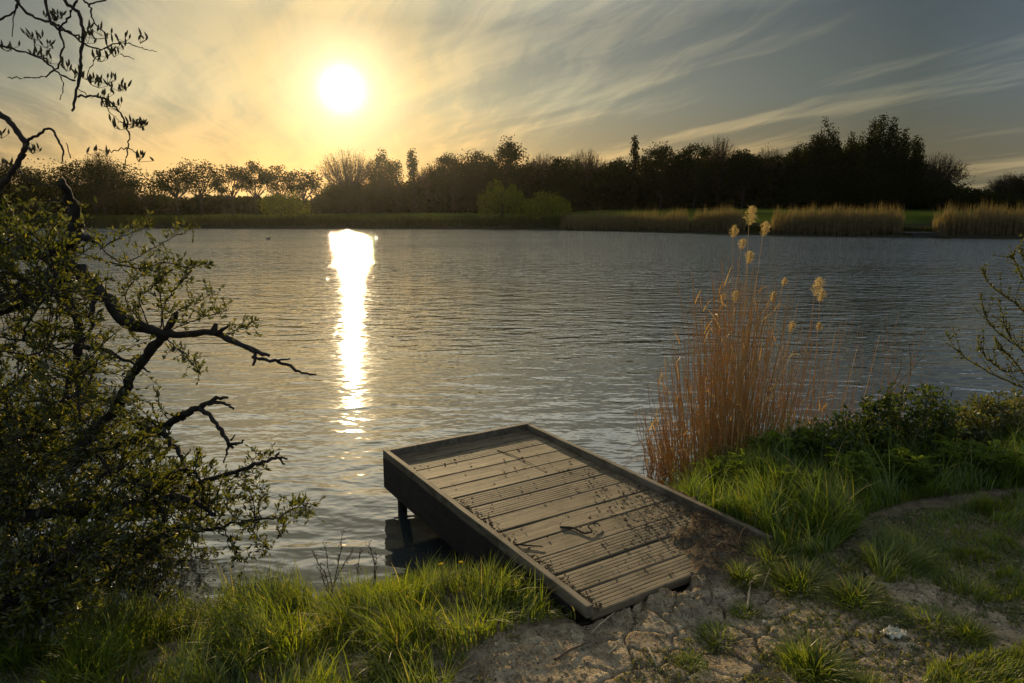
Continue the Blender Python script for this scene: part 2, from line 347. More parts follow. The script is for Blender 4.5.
# ---------------------------------------------------------------- sky and sun
SUN_AZ, SUN_EL = math.atan2(-170, 717.7), R(9.56)
S = np.array([math.sin(SUN_AZ) * math.cos(SUN_EL), math.cos(SUN_AZ) * math.cos(SUN_EL), math.sin(SUN_EL)])
w = bpy.data.worlds.new('World'); sc.world = w; w.use_nodes = True; nt = w.node_tree; nt.nodes.clear(); N = NT(nt)
D = N.vm('NORMALIZE', N.n('TexCoord').outputs['Generated'])
sky = N.n('TexSky'); sky.sky_type = 'NISHITA'; sky.sun_disc = False; sky.sun_elevation = R(10.3); sky.sun_rotation = SUN_AZ; sky.dust_density = 3; sky.air_density = 1.2
dot = N.vm('DOT_PRODUCT', D, tuple(S)); ang = N.math('MULTIPLY', N.math('ARCCOSINE', N.math('MINIMUM', dot, 1.0)), 180 / math.pi)
t = N.math('SQRT', N.math('DIVIDE', ang, 180.0))
pos = lambda d: math.sqrt(d / 180)
veil = N.ramp(t, [(0, (.95, .74, .40)), (pos(3.2), (.91, .64, .30)), (pos(6), (.79, .53, .235)), (pos(10), (.70, .495, .255)), (pos(17), (.56, .435, .26)), (pos(27), (.40, .32, .20)), (pos(42), (.20, .18, .125)), (pos(70), (.34, .35, .35)), (1, (.40, .41, .42))])  # raised overhead and behind the camera to fill the foreground with light
sp = N.n('SeparateXYZ'); N.l(D, sp.inputs[0]); el = N.math('ABSOLUTE', sp.outputs[2])
q = N.vm('SCALE', D, scale=N.math('DIVIDE', 1.0, N.math('ADD', el, .075)))
mp = N.n('Mapping'); mp.inputs['Rotation'].default_value = (0, 0, R(-101)); N.l(q, mp.inputs[0])
mq = N.n('Mapping'); mq.inputs['Rotation'].default_value = (0, 0, R(-122)); N.l(q, mq.inputs[0])
def wisp(scale, det, amt, sc_, dist=0.0, rough=.6, nd=9, mp=mp):
    wn = N.noise(N.vm('MULTIPLY', mp.outputs[0], (.5, 1.0, 1)), scale, det, .55); wv = N.vm('MULTIPLY', N.vm('SUBTRACT', wn.outputs['Color'], (.5, .5, .5)), (amt * 2, amt, 0))
    return N.noise(N.vm('MULTIPLY', N.vm('ADD', mp.outputs[0], wv), sc_), 1.0, nd, rough, dist).outputs[0]
c1 = wisp(.8, 4, .9, (.20, 1.5, 0), .2, mp=mq)
c2 = wisp(1.4, 5, .5, (.40, 5.0, 0), .4, .6)
c3 = wisp(.5, 2, .6, (.16, .55, 0), 0, .5, 3, mq)
cl = N.math('ADD', N.math('MULTIPLY', c1, .46), N.math('ADD', N.math('MULTIPLY', c2, .24), N.math('MULTIPLY', c3, .60)))
sx = N.math('SUBTRACT', sp.outputs[0], -.23)
cl = N.math('SUBTRACT', cl, N.math('MULTIPLY', N.mapr(sx, .12, .75), .075))
cl = N.mapr(cl, .56, .74)
slate = N.mix(1.0, veil, (.41, .47, .55, 1), 'MULTIPLY')
nis = N.mix(1.0, sky.outputs[0], (.004, .0045, .005, 1), 'MULTIPLY')
base = N.mix(1.0, slate, nis, 'ADD')
c = N.mix(cl, base, N.mix(1.0, veil, (1.22, 1.18, 1.06, 1), 'MULTIPLY'))
tint_fill = N.ramp(el, [(0, (1.18, .98, .64)), (.07, (1.14, 1.0, .76)), (.15, (.88, 1.0, 1.12)), (.25, (.66, .80, 1.04)), (.285, (.95, 1.13, 1.4)), (.33, (1.85, 2.2, 2.65)), (.40, (1.25, 1.55, 2.0)), (.48, (.75, .95, 1.25)), (.7, (1.05, 1.2, 1.4)), (1, (1.5, 1.6, 1.75))])  # warm at the horizon; bright rise above the view added to light the water
c = N.mix(1.0, c, tint_fill, 'MULTIPLY')
c = N.mix(N.mapr(ang, 1.5, 9, .5, 0), c, N.mix(1.0, veil, (1.0, 1.0, .95, 1), 'MULTIPLY'))
fill_band = N.math('MULTIPLY', N.mapr(el, .282, .34), N.mapr(el, .38, .48, 1.0, 0.0))  # added sky band above the view, unseen, to brighten the water's reflections
c = N.vm('ADD', c, N.vm('SCALE', (.25, .29, .34), scale=fill_band))
core = N.math('MULTIPLY', N.math('EXPONENT', N.math('MULTIPLY', N.math('POWER', N.math('DIVIDE', ang, 1.1), 2.0), -1.0)), 3.2)
halo = N.math('MULTIPLY', N.math('EXPONENT', N.math('DIVIDE', ang, -1.6)), 1.1)
glow = N.vm('ADD', N.vm('SCALE', (1, .86, .58), scale=core), N.vm('SCALE', (1, .84, .62), scale=halo))
c = N.vm('ADD', c, glow)
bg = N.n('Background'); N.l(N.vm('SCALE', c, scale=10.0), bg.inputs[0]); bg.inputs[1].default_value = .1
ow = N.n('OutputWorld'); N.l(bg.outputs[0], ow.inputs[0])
sd = bpy.data.lights.new('sun', 'SUN'); so = bpy.data.objects.new('sun', sd); col.objects.link(so)
sd.energy = 5.0; sd.angle = R(.6); sd.color = (1, .74, .40)
from mathutils import Vector
EL2 = R(10.3); S2 = (math.sin(SUN_AZ) * math.cos(EL2), math.cos(SUN_AZ) * math.cos(EL2), math.sin(EL2))
so.rotation_euler = Vector(S2).to_track_quat('Z', 'Y').to_euler(); so.location = (-20, 80, 15)
# ---------------------------------------------------------------- fishing platform
A3 = lambda u, v, z: np.array([*(NLc + DU * u + DV * v), z])
du3, dv3, uz = np.array([UX, UY, 0]), np.array([-UY, UX, 0]), np.array([0, 0, 1.])
org = A3(DW / 2, DL / 2, 0)
plat = thing('fishing_platform', 'weathered timber fishing platform with raised edge rails reaching over the water', 'platform', org)
RW, RH = .034, .042
mb = MB(); nb = 13; pitch = (DL - RW) / nb; grooved = {0, 1, 2, 6, 7, 11}
for k in range(nb):
    vc = (k + .5) * pitch; hw = pitch / 2 - .0035; th = .016
    if k in grooved:
        top = []; ng = 6
        for g in range(ng):
            a = -hw + .006 + (2 * hw - .012) * g / ng; bq = (2 * hw - .012) / ng
            top += [(a, .0), (a + bq * .62, .0), (a + bq * .72, -.0009), (a + bq * .92, -.0009)]
        top += [(hw - .004, 0)]
        prof = [(-hw, -2 * th), (hw, -2 * th), (hw, -.004)] + top[::-1] + [(-hw, -.004)]
    else:
        prof = [(-hw, -2 * th), (hw, -2 * th), (hw, -.003), (hw - .004, 0), (0, -.001), (-hw + .004, 0), (-hw, -.003)]
    c = A3(DW / 2 + random.uniform(-.002, .002), vc + random.uniform(-.0015, .0015), -RH + random.uniform(-.003, .002)); tw = random.uniform(-.004, .004)
    extr(mb, c, dv3, nrm(du3 + uz * tw * .4), uz, prof, DW / 2 - RW - .001, 6, .0008)
mb.build('deck', M['deck'], plat, False, org)
def beam(name, mat, u0, v0, u1, v1, z0, z1, wd, bev=.003, seg=8, wob=.0012):
    a, b = A3(u0, v0, (z0 + z1) / 2), A3(u1, v1, (z0 + z1) / 2); ax = nrm(b - a); sd_ = np.cross(ax, uz); hz = (z1 - z0) / 2; hx = wd / 2
    prof = [(-hx + bev, -hz), (hx - bev, -hz), (hx, -hz + bev), (hx, hz - bev), (hx - bev, hz), (-hx + bev, hz), (-hx, hz - bev), (-hx, -hz + bev)]
    m = MB(); extr(m, (a + b) / 2, sd_, ax, uz, prof, np.linalg.norm(b - a) / 2, seg, wob); return m.build(name, mat, plat, False, org)
beam('edge_rail', M['rail'], RW / 2, .0, RW / 2, DL - RW - .002, -.05, 0, RW)
beam('edge_rail', M['rail'], DW - RW / 2, .0, DW - RW / 2, DL - RW - .002, -.05, -.001, RW)
beam('edge_rail', M['rail'], 0, DL - RW / 2, DW, DL - RW / 2, -.05, .001, RW)
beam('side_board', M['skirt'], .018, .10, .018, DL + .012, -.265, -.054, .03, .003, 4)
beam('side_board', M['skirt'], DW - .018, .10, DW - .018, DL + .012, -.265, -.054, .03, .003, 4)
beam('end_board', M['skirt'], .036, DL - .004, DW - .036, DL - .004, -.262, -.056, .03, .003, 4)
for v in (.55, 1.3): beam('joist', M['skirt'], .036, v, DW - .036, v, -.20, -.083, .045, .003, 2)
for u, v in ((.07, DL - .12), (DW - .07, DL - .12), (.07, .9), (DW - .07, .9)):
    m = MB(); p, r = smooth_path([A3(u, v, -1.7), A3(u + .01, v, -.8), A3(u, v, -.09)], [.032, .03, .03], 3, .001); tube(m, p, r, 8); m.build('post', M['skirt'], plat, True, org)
# bits lying on the deck
def stick(name, label, cat, pts, r0, mat, z=None, group=None):
    m = MB(); p, r = smooth_path(pts, np.linspace(r0, r0 * .5, len(pts)), 4, r0 * .15); o_ = p[0].copy(); tube(m, p, r, 5)
    o = m.build(name, mat, None, True, o_); o.location = tuple(o_); return tag(o, label, cat, group)
dz = -RH + .004
stick('dead_twig', 'dark curled dead twig lying mid deck on a smooth board', 'twig', [G(560, 527, dz), G(573, 528, dz), G(584, 533, dz), G(592, 531, dz + .006), G(588, 526, dz + .012), G(596, 523, dz + .008), G(600, 526, dz)], .006, M['deadwood'])
stick('dead_twig', 'straight dark twig lying on deck against the left edge rail', 'twig', [G(511, 544, dz), G(524, 545, dz), G(536, 546, dz), G(543, 547, dz)], .005, M['deadwood'])
stick('dead_twig', 'thin dark twig lying across boards near the outer end of the deck', 'twig', [G(497, 450, dz), G(512, 455, dz), G(528, 462, dz), G(545, 471, dz)], .0025, M['deadwood'])
M['leaflitter'] = leafmat('leaf_litter', (.035, .025, .015), (.10, .07, .04), (.16, .075, .04), .1, .02, .6)
mb = MB(); n = 1900; u = DW - RW - np.abs(rng.normal(0, .22, n)); v = np.abs(rng.normal(.1, .45, n)); k = n // 3
u[:k] = RW + np.abs(rng.normal(0, .035, k)); v[:k] = rng.uniform(0, 1.25, k) ** 1.0
u[k:k + 150] = rng.uniform(RW, DW - RW, 150); v[k:k + 150] = rng.uniform(0, DL - RW, 150)
ok = (u > RW) & (u < DW - RW) & (v < DL - RW) & (v > 0); u, v = u[ok], v[ok]
pos_ = np.stack([NLc[0] + UX * u - UY * v, NLc[1] + UY * u + UX * v, np.full(len(u), -RH + .004)], 1)
pos_[:, 2] = np.maximum(pos_[:, 2], ground_z(pos_[:, 0], pos_[:, 1]) + .004)
dd = rng.normal(size=pos_.shape); dd[:, 2] = np.abs(dd[:, 2]) * .15
leaves(mb, pos_, dd, rng.uniform(.008, .028, len(u)), rng.uniform(.004, .013, len(u)))
tag(mb.build('leaf_litter', M['leaflitter']), 'dark leaf litter and crumbs strewn along the deck edges', None, None, 'stuff')
# ---------------------------------------------------------------- grass
def scatter(poly, n, box_, dens=None):
    x = rng.uniform(box_[0], box_[2], n); y = rng.uniform(box_[1], box_[3], n); z = ground_z(x, y, False); p = np.stack([x, y, z], 1)
    px, py = project(p); k = inpoly(px, py, poly)
    if dens is not None: k &= rng.uniform(size=n) < dens(x, y)
    u, v = deck_uv(x, y); k &= ~((u > -.01) & (u < DW + .01) & (v > -.02) & (v < DL))
    k &= z > WATER - .03
    return p[k]
def mkgrass(mb, p, h0, h1, w0=.003, w1=.007, clump=3.0, seed=0, bend=(.2, 1.0)):
    n = len(p); cn = fbm(p[:, 0] * clump * 1.5, p[:, 1] * clump * 1.5, 3, 100 + seed) * 2.4 + .45; cn = np.clip(cn, 0, 1)
    h = (h0 + (h1 - h0) * cn) * rng.uniform(.45, 1.1, n) * (1 - .5 * sstep(-1.05, -.55, p[:, 0]) * sstep(2.55, 2.9, p[:, 1]) * sstep(1.0, .6, p[:, 0])); az = fbm(p[:, 0] * 4, p[:, 1] * 4, 2, 120 + seed) * 9 + rng.normal(0, .8, n)
    blades(mb, p, h, rng.uniform(w0, w1, n) * (1 + h), az, rng.uniform(*bend, n))
lp = [(-60, 720), (-60, 560), (250, 560), (330, 560), (400, 545), (480, 530), (560, 575), (598, 622), (562, 620), (520, 626), (478, 646), (447, 690), (440, 740)]
mb = MB(); p = scatter(lp, 60000, (-2.6, 1.4, .4, 3.6)); p = p[rng.uniform(size=len(p)) < .80]; mkgrass(mb, p, .045, .24, .003, .0065, 3.2, 1)
p2 = p[rng.uniform(size=len(p)) < .04]; mkgrass(mb, p2, .16, .33, .003, .006, 3.2, 1, (.1, .6))
print('left grass', len(p))
tag(mb.build('grass', M['grass']), 'long sunlit green grass along the bank left of the platform', None, None, 'stuff')
mb = MB()
pa = [(664, 505), (680, 470), (760, 455), (900, 455), (1100, 430), (1100, 482), (1000, 490), (920, 500), (870, 514), (850, 540), (820, 562), (775, 556), (758, 535)]
p = scatter(pa, 150000, (1.0, 2.5, 5, 6)); mkgrass(mb, p, .06, .27, .003, .006, 2.5, 2)
p2 = p[rng.uniform(size=len(p)) < .10]; mkgrass(mb, p2, .16, .42, .003, .0055, 2.5, 2, (.1, .7))
tag(mb.build('grass', M['grassdark']), 'dark green undergrowth of grass between the reeds and the worn path', None, None, 'stuff')
mb = MB()
pb = [(862, 562), (890, 532), (945, 512), (1000, 500), (1100, 480), (1100, 640), (1030, 600), (985, 606), (930, 588), (880, 582)]
p = scatter(pb, 110000, (1.2, 2.0, 4.4, 4.2)); p = p[rng.uniform(size=len(p)) < np.clip(.6 + 1.4 * fbm(p[:, 0] * 4, p[:, 1] * 4, 3, 140), .08, 1)]; mkgrass(mb, p, .03, .14, .0025, .005, 4, 3)
pc = [(905, 700), (935, 668), (985, 655), (1060, 648), (1060, 720)]
p = scatter(pc, 60000, (.9, 1.5, 2.6, 2.4)); p = p[rng.uniform(size=len(p)) < .6]; mkgrass(mb, p, .02, .07, .0025, .0045, 4, 4)
tag(mb.build('grass', M['grass']), 'sunlit short grass verge on the landward side of the worn path', None, None, 'stuff')
# low weeds in patches over the bare earth
mb = MB(); pw = [(430, 700), (430, 650), (500, 625), (520, 640), (480, 700), (600, 700), (690, 600), (740, 560), (800, 545), (860, 520), (1100, 480), (1100, 720)]
p = scatter(pw, 70000, (-.4, 1.6, 3.5, 3.6)); dn = fbm(p[:, 0] * 5, p[:, 1] * 5, 3, 160) + .25 * sstep(.3, 1.6, p[:, 0]); p = p[dn > .12]
p = p[rng.uniform(size=len(p)) < .5]
print('weeds', len(p)); mkgrass(mb, p, .01, .035, .003, .006, 5, 5, (.4, 1.4))
d_ = rng.normal(size=(len(p), 3)); d_[:, 2] = np.abs(d_[:, 2]) * .5; leaves(mb, p + [0, 0, .004], d_, rng.uniform(.008, .022, len(p)), rng.uniform(.005, .013, len(p)))
M['weed'] = leafmat('low_weed', (.05, .075, .014), (.12, .13, .03), (.22, .16, .07), .45, .04, .5)
tag(mb.build('low_weeds', M['weed']), 'sparse low weeds creeping over the cracked earth', None, None, 'stuff')
# tufts
def tuft_proto(seed, n, r, h0, h1):
    m = MB(); a = rng.uniform(0, 6.28, n); q = r * np.sqrt(rng.uniform(0, 1, n)); p = np.stack([q * np.cos(a), q * np.sin(a), np.full(n, -.008)], 1)
    h = rng.uniform(h0, h1, n) * (1 - .5 * (q / r) ** 2); blades(m, p, h, rng.uniform(.0028, .0055, n), a + rng.normal(0, .7, n), rng.uniform(.15, .9, n) + .8 * (q / r) ** 2); return m.mesh('grass_tuft')
tm = [tuft_proto(0, 520, .062, .05, .115), tuft_proto(1, 360, .075, .03, .08), tuft_proto(2, 560, .09, .05, .15)]
for me in tm: me.materials.append(M['grass'])
tufts = [(968, 640, 0, .8, 'soft low grass tuft right of the pale crumpled scrap, near the verge'), (690, 655, 1, .55, 'tiniest grass tuft among the cracks near the bottom edge below the deck'),
 (838, 570, 1, 1.0, 'yellowish grass tuft between the bright arching tuft and the worn path'), (814, 664, 0, 1.15, 'dense rounded grass tuft on the cracked earth at the bottom edge'),
 (855, 600, 2, .8, 'upright grass tuft in the bare patch behind the dense rounded one'),
 (932, 627, 1, 1.0, 'grass tuft directly beside the pale crumpled scrap'),
 (800, 580, 2, .85, 'bright arching grass tuft below the end of the right edge rail'),
 (885, 618, 1, .8, 'small low grass tuft just above the pale crumpled scrap'),
 (720, 622, 1, .8, 'little grass tuft alone on bare earth below the soil covered deck corner'),
 (742, 572, 0, .85, 'grass tuft at the soil covered corner of the deck'),
 (772, 556, 2, .75, 'long bladed grass tuft at the tip of the right edge rail'),
 (905, 562, 2, .9, 'tall grass tuft on the edge of the worn path'),
 (748, 600, 1, .7, 'thin grass tuft beside the pale dry stalk stub'),
 (870, 690, 1, .9, 'grass tuft cut by the bottom edge of the photo, right of the dense one'),
 (782, 612, 1, .6, 'tiny grass tuft in a crack below the bright arching tuft')]
for x, y, k, s, lab in tufts:
    g = G(x, y, -.02); g[2] = ground_z(g[0], g[1])
    o = bpy.data.objects.new('grass_tuft', tm[k]); col.objects.link(o); o.location = tuple(g); o.rotation_euler = (0, 0, random.uniform(0, 6)); s *= 1.3; o.scale = (s * random.uniform(.85, 1.3), s * random.uniform(.85, 1.25), s * random.uniform(.8, 1.1))
    tag(o, lab, 'grass tuft', 'grass tufts on the bare earth')
# dry bits on the earth
def gg(x, y, up=0.004):
    g = G(x, y, -.02); g[2] = ground_z(g[0], g[1]); q = G(x, y, g[2]); return q + [0, 0, up]
stick('dry_straw', 'pale broken straw lying on the earth right below the deck end', 'straw', [gg(592, 633), gg(604, 622), gg(618, 612, .012)], .004, M['straw'])
stick('dry_straw', 'long pale straw lying near the bottom edge below the deck', 'straw', [gg(648, 650, .01), gg(656, 664), gg(663, 682)], .0035, M['straw'])
stick('dry_straw', 'short pale straw lying flat left of the long one', 'straw', [gg(608, 655), gg(617, 648, .01)], .004, M['straw'])
stick('dry_straw', 'brown rootlike stem half buried in clods below the grassy bank', 'stem', [gg(555, 662, .01), gg(572, 652, .012), gg(590, 642)], .007, M['stalk'])
stick('dry_stub', 'pale snapped stalk stub standing on bare earth with a bent top', 'stalk', [gg(747, 610), gg(749, 598, .05) * [1, 1, 1], gg(750, 600, .085), gg(754, 600, .075)], .0045, M['straw'])
stick('dry_stub', 'thin reddish stalk standing in the soil on the deck corner', 'stalk', [gg(739, 545), gg(740, 545, .05), gg(745, 545, .10)], .004, M['stalk'])
stick('dry_stub', 'slim grey stalk leaning beside the thin tuft by the deck corner', 'stalk', [gg(763, 588), gg(766, 588, .05), gg(769, 588, .09)], .003, M['straw'])
stick('dry_stub', 'short leaning stalk on the spilled soil near the deck boards', 'stalk', [gg(706, 592), gg(702, 590, .03), gg(697, 588, .06)], .003, M['straw'])
mb = MB(); p = scatter([(450, 700), (560, 612), (760, 560), (870, 540), (1100, 500), (1100, 720)], 6500, (-.5, 1.6, 3.5, 3.6)); p[:, 2] = ground_z(p[:, 0], p[:, 1]) + .004
d_ = rng.normal(size=p.shape); d_[:, 2] *= .2; leaves(mb, p, d_, rng.uniform(.006, .03, len(p)), rng.uniform(.003, .012, len(p)))
M['earthlitter'] = leafmat('earth_litter', (.08, .06, .035), (.22, .17, .10), (.40, .34, .25), .1, .02, .6)
tag(mb.build('leaf_litter', M['earthlitter']), 'scraps of dead leaf and straw on the bare earth', None, None, 'stuff')
mb = MB(); p = scatter([(440, 700), (470, 640), (575, 612), (700, 580), (860, 520), (1100, 480), (1100, 720)], 9000, (-.4, 1.6, 3.5, 3.6)); n = len(p); p[:, 2] = ground_z(p[:, 0], p[:, 1]) + .001
r_ = (.0025 + .009 * rng.uniform(0, 1, n) ** 4)[:, None]; a = rng.uniform(0, 6.28, n); ex = np.stack([np.cos(a), np.sin(a), 0 * a], 1); ey = np.stack([-np.sin(a), np.cos(a), 0 * a], 1); j = lambda: rng.uniform(.6, 1.2, n)[:, None]
v = np.stack([p + ex * r_ * j(), p + ey * r_ * j(), p - ex * r_ * j(), p - ey * r_ * j(), p + (ex * .2 + [0, 0, .8]) * r_ * j()], 1).reshape(-1, 3); i5 = np.arange(n)[:, None] * 5
mb.add(v, np.concatenate([i5 + [[q, (q + 1) % 4, 4]] for q in range(4)]))
M['crumb'] = leafmat('soil_crumb', (.10, .075, .045), (.30, .23, .14), (.5, .44, .34), 0, .02, .7)
tag(mb.build('soil_crumbs', M['crumb']), 'loose crumbs of soil and grit on the bare earth', None, None, 'stuff')
# pale scrap
m, nt, out = newmat('pale_scrap'); N = NT(nt); p_ = N.n('BsdfPrincipled'); nz = N.noise(N.n('TexCoord').outputs['Object'], 25, 3)
N.l(N.ramp(nz.outputs[0], [(.35, (.25, .29, .22)), (.5, (.48, .41, .27)), (.7, (.64, .57, .43))]), p_.inputs['Base Color']); p_.inputs['Roughness'].default_value = .5; N.l(p_.outputs[0], out.inputs[0])
gq = np.linspace(-1, 1, 13); a, b = np.meshgrid(gq, gq); a, b = a.ravel(), b.ravel()
h = .010 + .016 * fbm(a * 1.7 + 5, b * 1.7, 4, 201) + .006 * rng.normal(size=a.shape)
v = np.stack([a * .034 * (1 + .3 * vnoise(a * 2, b * 2, 5)), b * .026 * (1 + .4 * vnoise(a * 3, b * 2, 6)), np.maximum(h, .001)], 1); ii = (np.arange(12)[:, None] * 13 + np.arange(12)).ravel()
mb = MB(); mb.add(v, np.stack([ii, ii + 1, ii + 14, ii + 13], 1)); o = mb.build('crumpled_scrap', m, None, True); o.location = tuple(gg(893, 636, .004)); o.rotation_euler = (0, 0, .3)
md = o.modifiers.new('thick', 'SOLIDIFY'); md.thickness = .0015
tag(o, 'pale crumpled scrap lying on the cracked earth between tufts', 'scrap')
# dandelions
M['yellow'] = leafmat('yellow_petal', (.60, .46, .03), (.70, .58, .06), None, .4, .02, .5, False)
for x, y, z, lab in ((441, 573, -.10, 'yellow dandelion flower in the bank grass, the one nearer the open water'), (461, 571, -.10, 'yellow dandelion flower in the bank grass, the one nearer the platform')):
    g = G(x, y, z + .05); gz = float(ground_z(g[0], g[1])); t0 = thing('dandelion', lab, 'flower', (g[0], g[1], gz), 'dandelions in the bank grass')
    hz = max(z + .09 - gz, .06); m = MB(); tube(m, [(0, 0, 0), (.004, .002, hz * .6), (.0, .0, hz)], [.002, .002, .002], 5); m.build('stem', M['herb'], t0, True)
    m = MB(); a = rng.uniform(0, 6.28, 90); d_ = np.stack([np.cos(a), np.sin(a), rng.uniform(.1, .9, 90)], 1); leaves(m, np.tile([0, 0, hz], (90, 1)), d_, rng.uniform(.007, .012, 90), .004); m.build('petals', M['yellow'], t0)
# ---------------------------------------------------------------- dead weed stalks on the left bank
def stalk_plant(label, base, tips, r, side=True, mat='stalk'):
    t0 = thing('dead_weed', label, 'dead plant', base)
    for tp in tips:
        m = MB(); b0 = base + rng.normal(0, .02, 3) * [1, 1, 0]; mid = (b0 + tp) / 2 + rng.normal(0, .015, 3); p, rr = smooth_path([b0, mid, tp], [r, r * .8, r * .4], 5, .002); tube(m, p, rr, 4)
        if side:
            for k in range(len(p) // 2, len(p)):
                for _ in range(2):
                    d = nrm((p[-1] - p[0]) * .6 + rng.normal(0, .35, 3) * np.linalg.norm(p[-1] - p[0])); e = p[k] + d * rng.uniform(.012, .03); tube(m, [p[k], e], [.0012, .0012], 3, False)
                    q = np.tile(e, (4, 1)) + rng.normal(0, .003, (4, 3)); leaves(m, q, rng.normal(size=(4, 3)), .007, .005)
        m.build('stalk', M[mat], t0, True, base)
    return t0
b0 = G(336, 606, -.3)
dpt = b0[1] * CP + (CAMZ - b0[2]) * SP
stalk_plant('branching dead seed stalks standing in the bank grass against the water', b0, [P(314, 556, dpt), P(325, 546, dpt), P(342, 536, dpt - .05), P(353, 552, dpt), P(320, 570, dpt)], .003)
b1 = G(374, 600, -.28); dp1 = b1[1] * CP + (CAMZ - b1[2]) * SP
stalk_plant('pair of short dead seed stalks in the grass beside the platform', b1, [P(369, 546, dp1), P(376, 556, dp1), P(361, 553, dp1)], .0028)
b2 = G(275, 622, -.33); dp2 = b2[1] * CP + (CAMZ - b2[2]) * SP
stalk_plant('small dark withered sprig at the water edge below the willow', b2, [P(277, 596, dp2), P(264, 612, dp2)], .002)
# ---------------------------------------------------------------- near reed clump
rb = np.array([1.42, 4.95, -.36]); reed = thing('reed_clump', 'tall clump of dry orange reeds with feathery plumes beside the platform', 'reeds', rb)
def stem_path(b, tip, bow):
    mid = b * .45 + tip * .55 + np.array([bow * .4, 0, bow * .2]); return smooth_path([b, b * .75 + tip * .25 + (mid - (b + tip) / 2) * .5, mid, tip], 1.0, 3)[0]
def strip(mb, p0, d, L, w, droop):
    t = np.linspace(0, 1, 5)[:, None]; c = p0 + d * L * t + np.array([0, 0, -droop * L]) * t ** 2; s = nrm(np.cross(d, [0, 0, 1]) + rng.normal(0, .4, 3)); ww = w * (1 - t ** 2) * .5 + .0003
    v = np.concatenate([c - s * ww, c + s * ww]); mb.add(v, [[k, k + 1, k + 6, k + 5] for k in range(4)])
def plume(parent, tip, d, L):
    m = MB(); n = 620; t = rng.uniform(0, 1, n); ax = tip + d * (t * L)[:, None]; out_ = rng.normal(size=(n, 3)); out_[:, 2] = np.abs(out_[:, 2]) * .8; out_ = nrm(out_ + d * .5 + np.array([.45, 0, -.15]))
    ln = L * .40 * (.25 + np.sin(np.pi * np.clip(t * .9 + .08, 0, 1))) * rng.uniform(.4, 1, n); f = rng.uniform(.0, .75, n)[:, None]
    leaves(m, ax + out_ * ln[:, None] * f, out_ + [0.1, 0, -.25], ln * .55, .0026); return m.build('plume', M['plume'], parent, False, rb)
tall = [(749, 222, .16, 1), (763, 234, .13, 1), (733, 236, .10, 1), (741, 248, .09, 1), (772, 300, .08, 1), (748, 262, .1, 1), (734, 300, .10, 1), (783, 285, .07, 1), (815, 293, .15, 1), (820, 300, .10, 1), (790, 330, .09, 1), (818, 330, .07, 1), (722, 300, .07, 1), (757, 275, .07, 0), (739, 280, .1, 0), (752, 300, .1, 0), (765, 310, .1, 0), (728, 320, .1, 0), (745, 330, .1, 0), (836, 330, .05, 0), (858, 345, .05, 0), (880, 335, .05, 0), (700, 330, .05, 0)]
tall += [(random.gauss(748, 22), random.uniform(262, 350), .08, 0) for _ in range(34)]
for k, (x, y, L, pl) in enumerate(tall):
    dep = random.uniform(4.75, 5.25); tip = P(x, y, dep); xb = {True: random.uniform(.62, 1.0), False: 1}[x < 800]
    bx = 725 + (x - 725) * .55 + random.uniform(-12, 12) if x < 800 else 795 + (x - 795) * .7 + random.uniform(-8, 8)
    b = G(bx, 478, -.3); b[1] = b[1] * .5 + dep * .5 * .98; b[2] = -.36
    p = stem_path(b, tip, random.uniform(-.05, .05)); m = MB(); tube(m, p, np.linspace(.0036, .0016, len(p)), 5)
    for q in range(3, len(p) - 2, 2):
        if random.random() < .5: strip(m, p[q], nrm(np.array([random.uniform(-.6, .6), random.uniform(-.4, .4), 1])), random.uniform(.08, .22), .006, random.uniform(.1, .9))
    st_ = m.build('stem', M['reed'], reed, True, rb)
    if pl:
        d = nrm(p[-1] - p[-2]); plume(st_, p[-1] - d * L * .15, nrm(d + [.12, 0, 0]), L * .86)
mb = MB(); nst = 520
for k in range(nst):
    c = random.gauss(0, 1); bx = 725 + 36 * max(-1.9, min(2.2, c)); dep = random.uniform(4.55, 5.35); b = P(bx, 400, dep); b[2] = -.42
    hmx = 1.25 * math.exp(-((bx - 738) / 62) ** 2) + .30; h = hmx * random.uniform(.45, 1.08)
    lean = (bx - 735) / 420 + random.gauss(0, .10); tip = b + np.array([lean * h, random.gauss(0, .06) * h, h]); p = stem_path(b, tip, random.gauss(0, .05))
    if random.random() < .12: kk = len(p) * 2 // 3; p = np.vstack([p[:kk], p[kk - 1] + (p[kk:] - p[kk - 1]) @ np.array([[1, 0, 0], [0, 1, 0], [random.uniform(-1, 1), 0, random.uniform(-.6, .3)]])])
    tube(mb, p, np.linspace(.0034, .0014, len(p)), 4, False)
    for q in range(2, len(p) - 1, 3):
        if random.random() < .3: strip(mb, p[q], nrm(np.array([random.gauss(0, .5), random.gauss(0, .4), 1])), random.uniform(.08, .26), .007, random.uniform(.0, .9))
for k in range(110):
    bx = 785 + 125 * random.random() ** 1.6; dep = random.uniform(4.9, 5.6); b = P(bx, 400, dep); b[2] = -.42; h = random.uniform(.45, 1.2); tip = b + np.array([random.gauss(0.03, .15) * h, random.gauss(0, .06), h])
    p = stem_path(b, tip, random.gauss(0, .05)); tube(mb, p, np.linspace(.003, .0012, len(p)), 4, False)
    if random.random() < .4: strip(mb, p[len(p) // 2], nrm(np.array([random.gauss(0, .5), 0, 1])), .15, .006, .5)
for k in range(26):
    bx = random.uniform(648, 690); dep = random.uniform(4.6, 5.0); b = P(bx, 470, dep); b[2] = -.42; h = random.uniform(.2, .5); tip = b + np.array([random.gauss(-.15, .15) * h, 0, h]); p = stem_path(b, tip, random.gauss(0, .03)); tube(mb, p, np.linspace(.003, .0012, len(p)), 4, False)
o = mb.build('dry_stems', M['reed'], reed, True, rb); o['kind'] = 'stuff'
